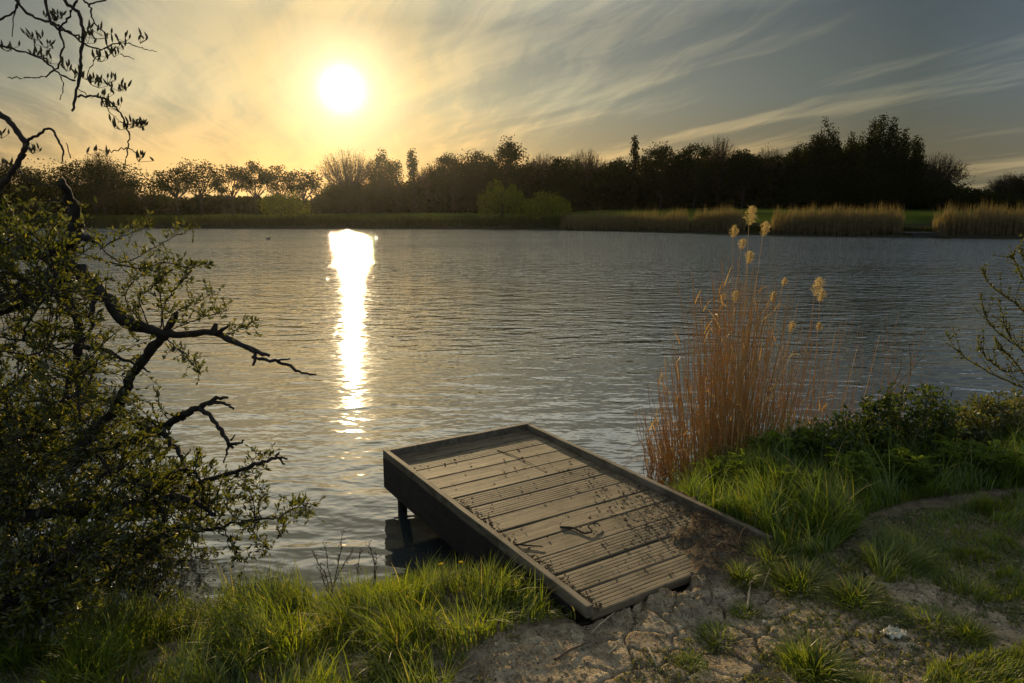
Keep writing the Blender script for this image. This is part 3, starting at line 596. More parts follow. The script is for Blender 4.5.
o = stalk_plant('bent bare stalk leaning out of the dark shrub over the water', P(885, 400, 5.1), [P(903, 349, 5.1), P(926, 354, 5.2)], .004, False)
m = MB(); tube(m, [P(903, 349, 5.1), P(909, 346, 5.1), P(911, 360, 5.08), P(910, 376, 5.08)], .003, 4); m.build('stalk', M['stalk'], o, True, P(885, 400, 5.1))
# ---------------------------------------------------------------- herbs and shrubs on the right bank
def frond(mb, p0, d, L, npair, lw):        # pinnate leaf
    d = nrm(d); s = nrm(np.cross(d, [0, 0, 1.]) + rng.normal(0, .15, 3)); t = np.linspace(.2, 1, npair); droop = np.array([0, 0, -.35 * L])
    ax = p0 + d * L * t[:, None] + droop * (t ** 2)[:, None]; tube(mb, np.vstack([[p0], ax[::3]]), .0015, 3, False)
    for sg in (-1, 1):
        dl = nrm(s * sg + d * .6 + rng.normal(0, .15, (npair, 3))); leaves(mb, ax, dl, L * .34 * (1.15 - t) + .008, lw)
        leaves(mb, ax + dl * (L * .10 * (1.15 - t))[:, None], nrm(dl + d * .9), L * .16 * (1.15 - t) + .006, lw * .8)
def herb(nst, h, r, seed):
    tmp = thing('cow_parsley', '', 'plant'); ms, mf = MB(), MB()
    for k in range(nst):
        a = random.uniform(0, 6.28); top = np.array([math.cos(a) * r * random.uniform(.2, 1), math.sin(a) * r * random.uniform(.2, 1), h * random.uniform(.45, 1)]); b = np.array([top[0] * .25, top[1] * .25, -.03])
        p, rr = smooth_path([b, (b + top) / 2 + [0, 0, .03], top], [.003, .0025, .0015], 3); tube(ms, p, rr, 4)
        for q in range(2, len(p)):
            for _ in range(2):
                a2 = a + random.gauss(0, 1.3); frond(mf, p[q], np.array([math.cos(a2), math.sin(a2), random.uniform(.2, .9)]), random.uniform(.08, .17), 8, .014)
    ms.build('stem', M['herb'], tmp, True); mf.build('foliage', M['herb'], tmp); return tmp
h0 = herb(16, .34, .24, 1)
herbs = [(795, 505, -.02, .9, 'feathery green cow parsley catching the sun beside the right edge rail'), (752, 500, -.12, .85, 'feathery green plant at the foot of the dry reeds'), (715, 492, -.2, .75, 'feathery plant between the reeds and the platform edge'),
 (850, 482, 0, .95, 'mid green feathery plant standing before the dark leafy shrub'), (905, 474, 0, 1.0, 'shaded feathery plant directly below the dark leafy shrub'), (960, 466, .03, .95, 'feathery plant between the dark shrub and the olive shrub'), (815, 462, -.05, 1.0, 'dark feathery plant among the reed stems on their landward side'), (1000, 470, .05, .85, 'feathery plant under the budding shrub at the edge of the photo'), (775, 470, -.12, .95, 'low feathery plant hiding the base of the reed clump'), (870, 455, -.05, 1.0, 'tall feathery plant joining the reeds to the dark leafy shrub')]
for k, (x, y, z, s, lab) in enumerate(herbs):
    g = G(x, y, z); g[2] = ground_z(g[0], g[1]) - .01
    s *= .72
    if k == 0: h0.location = tuple(g); h0.scale = (s,) * 3; h0['label'] = lab; h0['group'] = 'feathery plants on the right bank'
    else: dup(h0, g, random.uniform(0, 6.2), s, lab, 'feathery plants on the right bank')
def shrub(name, label, base, r, h, nst, nl, lf, lw, mat, cat='shrub'):
    t0 = thing(name, label, cat, base); ms, mf = MB(), MB()
    for k in range(nst):
        a = random.uniform(0, 6.28); q = math.sqrt(random.random()); top = np.array([math.cos(a) * r * q, math.sin(a) * r * q * .8, h * (1 - .55 * q * q) * random.uniform(.6, 1.1)]); b = np.array([top[0] * .3, top[1] * .3, -.03])
        p, rr = smooth_path([b, (b + top) / 2 + rng.normal(0, .03, 3), top], [.005, .004, .0018], 4); tube(ms, p, rr, 4); d = p[-1] - p[-3]
        tt = rng.uniform(.3, 1, nl); pp = np.stack([np.interp(tt, np.linspace(0, 1, len(p)), p[:, i]) for i in range(3)], 1) + rng.normal(0, .018, (nl, 3)); dd = rng.normal(size=(nl, 3)); dd[:, 2] = np.abs(dd[:, 2]) * .9
        leaves(mf, pp, dd, rng.uniform(.6, 1.2, nl) * lf, lw)
    ms.build('stem', M['stalk'], t0, True); mf.build('foliage', M[mat], t0); return t0
def gb(x, y, z=0):
    g = G(x, y, z); g[2] = ground_z(g[0], g[1]) - .02; return g
shrub('leafy_shrub', 'rounded dark green leafy shrub against the water right of the reeds', gb(905, 452), .34, .56, 60, 46, .055, .022, 'shrubleaf')
shrub('leafy_shrub', 'low dark leafy shrub tucked between the reeds and the rounded shrub', gb(835, 455), .30, .38, 46, 40, .05, .02, 'shrubleaf')
M['olive'] = leafmat('olive_leaf', (.06, .075, .014), (.12, .125, .025), (.2, .12, .04), .45, .05, .5)
shrub('leafy_shrub', 'olive leafy shrub at the right edge under bare budding stems', gb(1000, 446), .42, .36, 60, 40, .05, .022, 'olive')
shrub('leafy_shrub', 'small rust tinged shrub at the water edge left of the olive shrub', gb(962, 448), .18, .27, 26, 34, .04, .018, 'olive')
# budding shrub, right edge
bb = gb(1060, 440, .05); bud = thing('budding_shrub', 'bare upswept shrub stems with small spring buds at the right edge', 'shrub', bb)
D0 = 5.3
stems = [[(1062, 430), (1040, 395), (1020, 387), (995, 375), (972, 362), (957, 350), (946, 333)], [(1060, 420), (1035, 375), (1008, 372), (990, 362), (980, 350), (978, 338)], [(1060, 425), (1040, 370), (1015, 345), (995, 330), (985, 315), (981, 295)], [(1060, 420), (1040, 340), (1022, 310), (1005, 297), (990, 285), (982, 269)],
 [(1062, 420), (1035, 365), (1012, 340), (1003, 320), (999, 300)], [(1064, 420), (1045, 340), (1028, 290), (1015, 262), (1011, 256)], [(1066, 420), (1050, 340), (1036, 290), (1024, 262), (1020, 248)], [(1060, 425), (1030, 385), (1015, 362), (1004, 350), (996, 340)], [(1066, 420), (1052, 330), (1040, 280), (1034, 250)], [(1070, 420), (1060, 340), (1056, 280), (1052, 245)], [(1074, 420), (1080, 340), (1084, 290)]]
for k, s_ in enumerate(stems):
    dd = random.uniform(-.25, .25); pts = [bb + rng.normal(0, .03, 3) * [1, 1, 0]] + [P(x, y, D0 + dd * i / len(s_)) for i, (x, y) in enumerate(s_)][1:]
    m = MB(); p, r_ = smooth_path(pts, np.linspace(.0055, .0014, len(pts)), 5, .003); tube(m, p, r_, 5)
    mb = MB(); nb_ = 170; tt = rng.uniform(.15, 1, nb_); pp = np.stack([np.interp(tt, np.linspace(0, 1, len(p)), p[:, i]) for i in range(3)], 1); d = p[-1] - p[-4]; leaves(mb, pp, nrm(d) + rng.normal(0, .55, (nb_, 3)), rng.uniform(.016, .034, nb_), .012)
    for _ in range(9):
        q = random.randint(len(p) // 4, len(p) - 2); e = p[q] + nrm(nrm(d) + rng.normal(0, .5, 3)) * random.uniform(.08, .24); pt = np.linspace(p[q], e, 5); tube(m, pt, np.linspace(.0025, .001, 5), 4, False); leaves(mb, pt[rng.integers(0, 5, 22)], nrm(e - p[q]) + rng.normal(0, .5, (22, 3)), rng.uniform(.014, .03, 22), .011)
    o = m.build('stem', M['bark'], bud, True, bb); mb.build('spring_buds', M['olive'], o, False, bb)  # small spring buds along the stem, shaped as leaf blades
# ---------------------------------------------------------------- willow on the left
wb = np.array([-3.15, 3.75, -.35]); wil = thing('willow_tree', 'leaning willow with dead limbs and olive spring leaves over the water', 'tree', wb)
limbs, dead = [], []
D = 3.6
V = lambda pts, d0, d1: [P(x, y, d0 + (d1 - d0) * i / max(1, len(pts) - 1)) for i, (x, y) in enumerate(pts)]
hub = P(62, 260, 3.7)
limbs += [([wb, np.array([-2.95, 3.7, .25])] + V([(-40, 330), (20, 300), (55, 278), (62, 260)], 3.6, 3.7), (.10, .085, .07, .06, .055, .05)),
 ([wb, np.array([-3.2, 3.7, .6])] + V([(-60, 262), (0, 255), (37, 252), (62, 260)], 3.8, 3.7), (.09, .075, .06, .05, .045, .045)),
 (V([(62, 260), (72, 236), (76, 215), (68, 195), (64, 180)], 3.7, 3.5), (.05, .045, .035, .025, .015)),
 (V([(60, 258), (80, 272), (100, 292), (125, 318), (148, 329), (166, 334)], 3.7, 3.4), (.046, .042, .04, .036, .032, .028)),
 (V([(166, 334), (150, 352), (135, 370), (126, 390), (112, 412), (85, 440), (40, 470)], 3.4, 3.6), (.028, .026, .026, .028, .03, .034, .04)),
 (V([(74, 236), (88, 238), (99, 240)], 3.6, 3.5), (.03, .022, .012)),
 ([wb, np.array([-2.8, 3.6, -.05])] + V([(0, 470), (40, 470), (90, 455), (146, 434), (167, 425), (186, 412)], 3.6, 3.3), (.08, .06, .05, .042, .034, .026, .022, .02)),
 ([wb + [.05, -.2, 0], np.array([-2.7, 3.4, -.15])] + V([(0, 520), (50, 512), (100, 508), (150, 502), (190, 500), (215, 515)], 3.3, 3.0), (.07, .05, .045, .04, .03, .024, .018, .01)),
 ([wb + [.1, -.3, 0]] + V([(0, 590), (40, 572), (100, 553), (150, 542), (188, 532), (223, 528), (255, 520), (276, 517), (293, 509), (308, 503)], 3.2, 2.9), (.04, .03, .022, .018, .013, .010, .008, .006, .0045, .003, .002)),
 (V([(100, 508), (98, 530), (104, 550), (112, 575), (135, 590), (165, 596)], 3.2, 3.2), (.022, .02, .016, .013, .01, .006)),
 (V([(88, 500), (80, 520), (86, 540), (82, 560), (60, 590)], 3.3, 3.3), (.026, .022, .018, .014, .01)),
 (V([(186, 470), (180, 455), (170, 440), (160, 430)], 3.1, 3.3), (.01, .012, .014, .016)), (V([(200, 480), (185, 470), (165, 480), (130, 490)], 3.1, 3.2), (.008, .012, .014, .016)),
 (V([(62, 262), (70, 300), (80, 340), (72, 380), (60, 420), (40, 470)], 3.7, 3.6), (.035, .03, .026, .024, .026, .03)), (V([(100, 292), (92, 310), (88, 335)], 3.6, 3.4), (.02, .014, .008)), (V([(80, 345), (105, 350), (130, 362), (150, 372)], 3.6, 3.5), (.014, .012, .009, .005))]
dead += [[(V([(165, 334), (180, 334.5), (213, 332.5), (232, 340), (252, 349), (269, 355.5)], 3.4, 3.1), (.024, .0185, .018, .015, .012, .008)), (V([(213, 332), (216, 324)], 3.25, 3.25), (.014, .010)), (V([(215, 333), (222, 329), (228.5, 326)], 3.25, 3.22), (.012, .009, .006)), (V([(250, 348), (255, 355), (253, 365)], 3.15, 3.1), (.010, .009, .005)), (V([(253, 357), (262, 359), (278, 361), (290, 358.5)], 3.14, 3.0), (.008, .008, .006, .003)), (V([(277, 361), (290, 366), (302, 373), (316, 374.5)], 3.06, 2.95), (.0075, .007, .006, .0035)), (V([(166, 334), (172, 322), (177, 312)], 3.4, 3.35), (.022, .016, .010))],
 [(V([(180, 417), (186, 412.5), (200, 407), (212, 401), (228, 397.5)], 3.3, 3.15), (.02, .017, .014, .010, .006)), (V([(208, 404), (221, 402), (228, 405), (233, 409)], 3.2, 3.1), (.009, .008, .006, .004)), (V([(199, 409), (208, 414), (215, 422.5), (221, 430), (225, 437), (233, 448)], 3.2, 3.1), (.012, .011, .010, .010, .009, .006)), (V([(230, 444), (237, 444), (244, 440)], 3.1, 3.08), (.008, .007, .004)), (V([(229, 443), (227, 452), (224, 463)], 3.1, 3.1), (.007, .005, .003)), (V([(231, 440), (235, 435)], 3.1, 3.1), (.005, .003))],
 [(V([(240, 470), (252, 466), (264, 461), (278, 457.5), (287, 459)], 3.05, 2.95), (.010, .009, .008, .007, .004)), (V([(276, 458), (279, 452)], 2.98, 2.98), (.006, .004)), (V([(279, 458), (285, 464)], 2.98, 2.95), (.006, .004)), (V([(240, 470), (215, 478), (190, 486)], 3.05, 3.2), (.010, .012, .014))]]
skel = []
mb = MB()
for pts, rad in limbs:
    p, r_ = smooth_path(pts, rad, 5, .006); tube(mb, p, .88 * r_ * rng.uniform(.86, 1.14, len(r_)), 8); skel.append(p[len(p) // 6:])
mb.build('trunk', M['bark'], wil, True, wb)
for br in dead:
    mb = MB()
    for pts, rad in br:
        p, r_ = smooth_path(pts, rad, 4, .003); tube(mb, p, r_ * rng.uniform(.85, 1.15, len(r_)), 7)
    mb.build('dead_branch', M['deadwood'], wil, True, wb)
skel = np.concatenate(skel)
bxs = np.array([(185, 60), (205, 100), (230, 125), (270, 130), (300, 150), (330, 160), (360, 160), (400, 165), (440, 180), (465, 235), (490, 255), (515, 255), (540, 225), (560, 190), (585, 150), (610, 100), (650, 70)], float)
def tip_cloud(n, ymin=195, ymax=640, margin=0):
    y = rng.uniform(ymin, ymax, n); xm = np.interp(y, bxs[:, 0], bxs[:, 1]) - margin; x = -95 + (xm + 95) * rng.beta(1.15, 1.75, n) ** np.interp(y, [200, 380, 440, 520], [1.0, 1.0, .8, .62])
    d = rng.uniform(2.7, 4.3, n) - np.clip((y - 450) / 400, 0, .4); return np.stack([P(a, b, c) for a, b, c in zip(x, y, d)])
mids = tip_cloud(130, 215, 610, 20); tw = MB()
for T in mids[np.argsort([np.min(np.sum((skel - q) ** 2, 1)) for q in mids])]:
    k = np.argmin(np.sum((skel - T) ** 2, 1)); K = skel[k]; L = np.linalg.norm(T - K)
    p, r_ = smooth_path([K, K * .6 + T * .4 + rng.normal(0, .06, 3) * L * 2, T], [.005 + .006 * L, .004 + .004 * L, .0025], 5, .004); tube(tw, p, r_, 5); skel = np.concatenate([skel, p[3:]])
lf = MB()
def twig(K, T, nl, lsize=.026, r0=.003):
    L = np.linalg.norm(T - K); p, r_ = smooth_path([K, (K + T) / 2 + rng.normal(0, .12, 3) * L, T], [r0, r0 * .8, .0012], 4, .002); tube(tw, p, r_, 3, False)
    tt = rng.uniform(.25, 1, nl); tt = np.round(tt * 9) / 9; pp = np.stack([np.interp(tt, np.linspace(0, 1, len(p)), p[:, i]) for i in range(3)], 1); d = nrm(T - K) + rng.normal(0, .75, (nl, 3)); d[:, 2] += .25
    leaves(lf, pp, d, rng.uniform(.6, 1.25, nl) * lsize, lsize * .38)
tips = tip_cloud(2100); low = tip_cloud(1900, 390, 645, 0); tips = np.concatenate([tips, low])
for T in tips:
    k = np.argmin(np.sum((skel - T) ** 2, 1)); K = skel[k]; L = np.linalg.norm(T - K)
    if L > .55: K = T + (K - T) * .5 / L
    if L < .06: K = K + rng.normal(0, .05, 3)
    twig(K, T, 19, .03)
# whippy twigs reaching out over the water
whips = [[(88, 235), (120, 262), (150, 250), (172, 238), (192, 228)], [(110, 262), (140, 268), (165, 262), (190, 268), (208, 262)], [(150, 330), (140, 300), (155, 285), (170, 270)], [(160, 328), (165, 305), (178, 285), (190, 275)], [(165, 330), (175, 312), (195, 305), (215, 292)], [(168, 332), (190, 322), (212, 315), (228, 310)], [(165, 335), (160, 300), (162, 280), (163, 268)], [(100, 250), (115, 240), (135, 232), (150, 225)], [(150, 328), (125, 300), (135, 280), (142, 262)], [(168, 340), (180, 352), (195, 365), (200, 372)], [(230, 480), (245, 470), (258, 455), (268, 458)], [(223, 528), (232, 545), (236, 552), (246, 560)], [(240, 522), (252, 530), (262, 545), (270, 550)], [(262, 519), (258, 505), (262, 492)], [(276, 517), (285, 525), (280, 535)], [(293, 509), (300, 515), (306, 508)], [(215, 528), (225, 505), (245, 492), (262, 488)], [(225, 335), (240, 328), (252, 326)], [(190, 500), (215, 498), (240, 480), (262, 470)], [(150, 542), (180, 560), (210, 556)], [(140, 545), (165, 580), (170, 600)]]
for wpt in whips:
    dep = random.uniform(2.95, 3.4); pts = V(wpt, dep + .05, dep - .05); p, r_ = smooth_path(pts, np.linspace(.0035, .0012, len(pts)), 5, .003); tube(tw, p, r_, 4, False)
    for q in range(3, len(p)):
        for _ in range(2): twig(p[q], p[q] + nrm(rng.normal(0, 1, 3) + [0, 0, .5]) * random.uniform(.02, .08), 5, .028, .0015)
for x, y in [(223, 528), (255, 520), (276, 517), (293, 509), (308, 503), (240, 524), (265, 519), (300, 506), (188, 532)]:
    for _ in range(4):
        q = P(x, y, 2.95 + (300 - x) * .002); twig(q, q + nrm(rng.normal(0, 1, 3) + [0, 0, .3]) * random.uniform(.03, .09), 7, .03, .0016)
tw.build('twigs', M['bark'], wil, True, wb); lf.build('foliage', M['willow'], wil, False, wb)
# the overhanging bough at the top left corner, part of the same willow
Q = lambda x, y: (x / 3.253, y / 3.253)
bd = 2.35
bough = [([wb, np.array([-3.1, 3.4, 1.2]), np.array([-2.7, 2.9, 2.3]), np.array([-1.9, 2.45, 2.75]), P(50, -45, bd), P(65, 0, bd), P(78, 12, bd), P(83.6, 28, bd), P(82, 45, bd), P(80.5, 61, bd), P(78, 86, bd), P(72, 111, bd)], (.08, .06, .045, .03, .016, .0065, .006, .0058, .0055, .005, .0048, .004))]
bz = []
for pts, r0, r1, dofs in [([(255, 315), (300, 310), (355, 330), (390, 370), (415, 420), (417, 470), (410, 520), (400, 550)], .004, .0018, -.05), ([(390, 395), (430, 405), (470, 400)], .002, .0012, -.05), ([(413, 480), (380, 488), (350, 492), (320, 485)], .002, .0012, -.05), ([(418, 482), (450, 505)], .002, .0012, -.05),
  ([(150, -20), (160, 60), (190, 95), (230, 105), (270, 140), (330, 160), (370, 140), (430, 145), (470, 158), (510, 168)], .005, .001, .08), ([(390, 175), (415, 185), (435, 195)], .002, .001, .08), ([(330, 160), (300, 210), (280, 260)], .0025, .0012, .08), ([(20, -30), (50, 0), (100, 50), (180, 80), (230, 110), (265, 122)], .006, .0025, .12), ([(190, 80), (205, 150), (185, 220), (150, 245), (80, 255), (25, 252)], .0038, .0018, .1), ([(-40, 140), (0, 150), (50, 160), (130, 190), (190, 235), (245, 262)], .0035, .003, .0), ([(195, 250), (205, 280), (195, 325)], .002, .0015, .05), ([(70, -30), (60, 0), (45, 50), (40, 120)], .003, .0015, .1), ([(-30, 80), (0, 65), (50, 35), (55, -20)], .004, .003, .1), ([(255, -20), (270, 0), (295, 20), (300, 65), (340, 110), (350, 160)], .004, .0018, -.1), ([(295, 12), (345, 0)], .003, .002, -.1), ([(250, 0), (240, 20), (215, 70), (185, 95)], .0045, .003, .03), ([(255, 290), (300, 320)], .002, .001, 0), ([(340, 320), (340, 345), (370, 375), (385, 400)], .0018, .001, -.05), ([(150, 190), (110, 180), (90, 160)], .002, .001, .05),
  ([(-120, 330), (-40, 345), (0, 370), (40, 405), (80, 460), (75, 500), (40, 560), (0, 605), (-60, 660)], .011, .012, .35), ([(80, 460), (120, 440), (160, 418), (185, 450), (205, 490), (200, 530)], .006, .003, .3), ([(55, 550), (90, 580), (150, 600), (210, 600)], .0035, .002, .3), ([(230, 515), (215, 465)], .002, .0015, .3)]:
    bz.append(([P(*Q(x, y), bd + dofs) for x, y in pts], np.linspace(r0, r1, len(pts))))
mb = MB()
bz.append(([wb + [0, -.1, .3], np.array([-2.75, 3.0, .7]), P(-100, 230, 2.75), P(-20, 204, 2.7)], (.05, .03, .018, .0125)))
for pts, rad in bough + bz:
    p, r_ = smooth_path(pts, rad, 5, .0022); tube(mb, p, r_ * rng.uniform(.85, 1.15, len(r_)), 6)
bo = mb.build('overhanging_bough', M['bark'], wil, True, wb)
for x, y, n_, dofs in [(100, 105, 6, .1), (120, 110, 4, .1), (130, 165, 8, .0), (150, 135, 6, .05), (20, 145, 8, 0), (165, 185, 6, .0), (215, 210, 8, 0), (240, 235, 4, 0), (300, 245, 8, 0), (320, 265, 6, 0), (350, 250, 6, -.05), (385, 275, 10, -.05), (425, 395, 6, -.05), (455, 395, 8, -.05), (470, 400, 4, -.05), (450, 505, 7, -.05), (330, 180, 8, .05), (345, 165, 5, .05), (310, 105, 8, -.05), (330, 95, 5, -.05), (405, 115, 5, .08), (380, 135, 5, .08), (455, 120, 5, .08), (105, 480, 9, .3), (30, 525, 9, .3), (5, 430, 7, .3), (320, 490, 6, -.05), (360, 325, 8, -.05), (390, 400, 6, -.05), (180, 60, 6, .1), (160, 45, 6, .1), (340, 300, 6, -.05), (385, 340, 5, -.05), (370, 165, 6, .05), (285, 120, 6, .0), (200, 40, 5, .05)]:
    c = P(*Q(x, y + 10), bd + dofs); mb = MB()
    for k in range(n_):
        q = c + rng.normal(0, .014, 3) * [1.3, 1, .5]; d = nrm(np.array([random.gauss(.05, .35), random.gauss(0, .3), 1.0])); L = random.uniform(.016, .03)
        tube(mb, [q, q + d * L * .25, q + d * L * .6, q + d * L], [.0008, .0036, .0034, .0008], 5)
        tube(mb, [c - [0, 0, .012], q], .0009, 3, False)
    mb.build('catkins', M['bud'], bo, True, wb)
# ---------------------------------------------------------------- far bank
def clumps(mb, cen, rad, m, size, flat=.7):
    n = len(cen); c = np.repeat(cen, m, 0); r = np.repeat(rad, m)[:, None]; p = c + np.clip(rng.normal(size=(n * m, 3)), -1.6, 1.6) * r * [.5, .5, .5 * flat]; leaves(mb, p, rng.normal(size=p.shape), rng.uniform(.5, 1.3, n * m) * size, size * .7)
def far_tree(name, label, kind, px, top, wpx, Y, mat='farleaf', group='trees on the far bank', lean=0.0):
    T = at_y(px, top, Y); g = float(ground_z(T[0], Y, False)); h = T[2] - g; w = wpx * Y / F / CP * 1.0; base = np.array([T[0] - lean, Y, g]); t0 = thing(name, label, 'bush' if kind == 'bush' else 'tree', base, group)
    tr, cr = MB(), MB(); tops = []
    if kind in ('round', 'pollard', 'bush'):
        h0 = {'round': .22, 'pollard': .38, 'bush': .05}[kind] * h; n = {'round': 95, 'pollard': 46, 'bush': 50}[kind]
        d = nrm(rng.normal(size=(n, 3))); q = rng.uniform(.25, 1, n) ** .45; rz = (h - h0) / 2; e = (1 + .28 * fbm(d[:, 0] * 2.1 + px, d[:, 1] * 2 + d[:, 2] * 2, 3, int(px)))
        c = d * (q * e)[:, None] * [w / 2 * .9, w / 2 * .9, rz * .92] + [0, 0, h0 + rz]
        if kind == 'pollard': c = c[c[:, 2] > h0 + .25 * rz * rng.uniform(0, 1, len(c))]
        clumps(cr, c, np.full(len(c), .17 * w) * rng.uniform(.6, 1.2, len(c)), {'round': 85, 'pollard': 44, 'bush': 70}[kind], .36 if kind != 'bush' else .30); tops = c[:: 3]
    elif kind == 'poplar':
        n = 60; z = rng.uniform(.12, 1, n); rr = w / 2 * np.sin(np.pi * np.clip(z * .86 + .1, 0, 1)) ** .7; a = rng.uniform(0, 6.28, n); c = np.stack([np.cos(a) * rr * .6, np.sin(a) * rr * .6, z * h * .97], 1); clumps(cr, c, np.full(n, .22 * w), 28, .38, 1.5); tops = c[::5]
    elif kind == 'plumes':
        npz = max(4, int(wpx / 5.5)); 
        for k in range(npz):
            fx = (k + .5) / npz * 2 - 1; hh = h * (1 - .22 * abs(fx) ** 1.5) * random.uniform(.84, 1.0) if k != npz // 2 else h; x0 = fx * w / 2 * .85; n = 50; z = rng.uniform(.12, 1, n) ** .9; a = rng.uniform(0, 6.28, n); rr = (.8 + .9 * (1 - z)) * np.clip((1.04 - z) * 6, .25, 1) * rng.uniform(.2, 1.1, n)
            c = np.stack([x0 * (.35 + .65 * z) + np.cos(a) * rr, np.sin(a) * rr * 1.4 + random.uniform(-.5, .5) * w * .5, z * hh * .97], 1); clumps(cr, c, np.full(n, .62), 34, .34, 2.2); tops.append(np.array([x0, 0, hh * .95]))
    elif kind == 'twiggy':
        n = 230
        for k in range(n):
            fx = random.uniform(-1, 1); fy = random.uniform(-1, 1); z1 = h * (1 - .38 * (fx * fx + fy * fy) / 2) * random.uniform(.72, 1.0); e = np.array([fx * w / 2 + lean * .0, fy * w / 2, z1]); s_ = np.array([fx * w * .12, fy * w * .12, h * random.uniform(.2, .45)]); m_ = (s_ + e) / 2 + [fx * w * .06, 0, .2]
            m_ = m_ + rng.normal(0, .25, 3); tube(tr, smooth_path([s_, m_, e], 1.0, 3, .08)[0], np.linspace(.06, .014, 7), 3, False)
            for _ in range(5):
                b_ = m_ + (e - m_) * random.random(); tube(tr, [b_, b_ + nrm((e - s_) / h + rng.normal(0, .3, 3)) * random.uniform(.5, 1.4)], [.022, .010], 3, False)
            pp = m_ + (e - m_) * rng.uniform(0, 1.1, (16, 1)) + rng.normal(0, .3, (16, 3)); leaves(cr, pp, rng.normal(size=(16, 3)), .20, .11)
        tops = [np.array([0, 0, h * .5])]
    elif kind == 'weeping':
        n = 130
        for k in range(n):
            a = random.uniform(0, 6.28); q = math.sqrt(random.random()); x0, y0 = math.cos(a) * q * w / 2, math.sin(a) * q * w / 2; z1 = h * (1 - .35 * q * q) * random.uniform(.62, 1.04); L = random.uniform(.3, .8) * z1; m_ = 26; t_ = rng.uniform(0, 1, m_)
            pp = np.stack([x0 + x0 * .15 * t_, y0 + y0 * .15 * t_, z1 - L * t_], 1) + rng.normal(0, .12, (m_, 3)); d_ = rng.normal(0, .4, (m_, 3)); d_[:, 2] -= 1; leaves(cr, pp, d_, .42, .16)
        tops = [np.array([0, 0, h * .8]), np.array([w * .2, 0, h * .7]), np.array([-w * .2, .2, h * .7])]
    zt = h * .8 if kind in ('poplar',) else h * .5
    p, r_ = smooth_path([(0, 0, -.2), (rng.normal(0, .15), 0, zt * .5), (0, 0, zt)], [.013 * h + .05, .010 * h + .04, .005 * h + .03], 3); tube(tr, p, r_, 7)
    for c in tops:
        s_ = p[min(len(p) - 1, 2 + random.randint(0, len(p) - 3))] if kind != 'pollard' else np.array([0, 0, h * .33]); tube(tr, smooth_path([s_, (s_ + c) / 2 + rng.normal(0, .25, 3) - [0, 0, .15 * abs(c[0])], c], [.008 * h + .02, .006 * h + .015, .03], 3)[0], np.linspace(.008 * h + .02, .03, 7), 5, False)
    tr.build('trunk', M['farbark'], t0, True); cr.build('crown', M[mat], t0); return t0
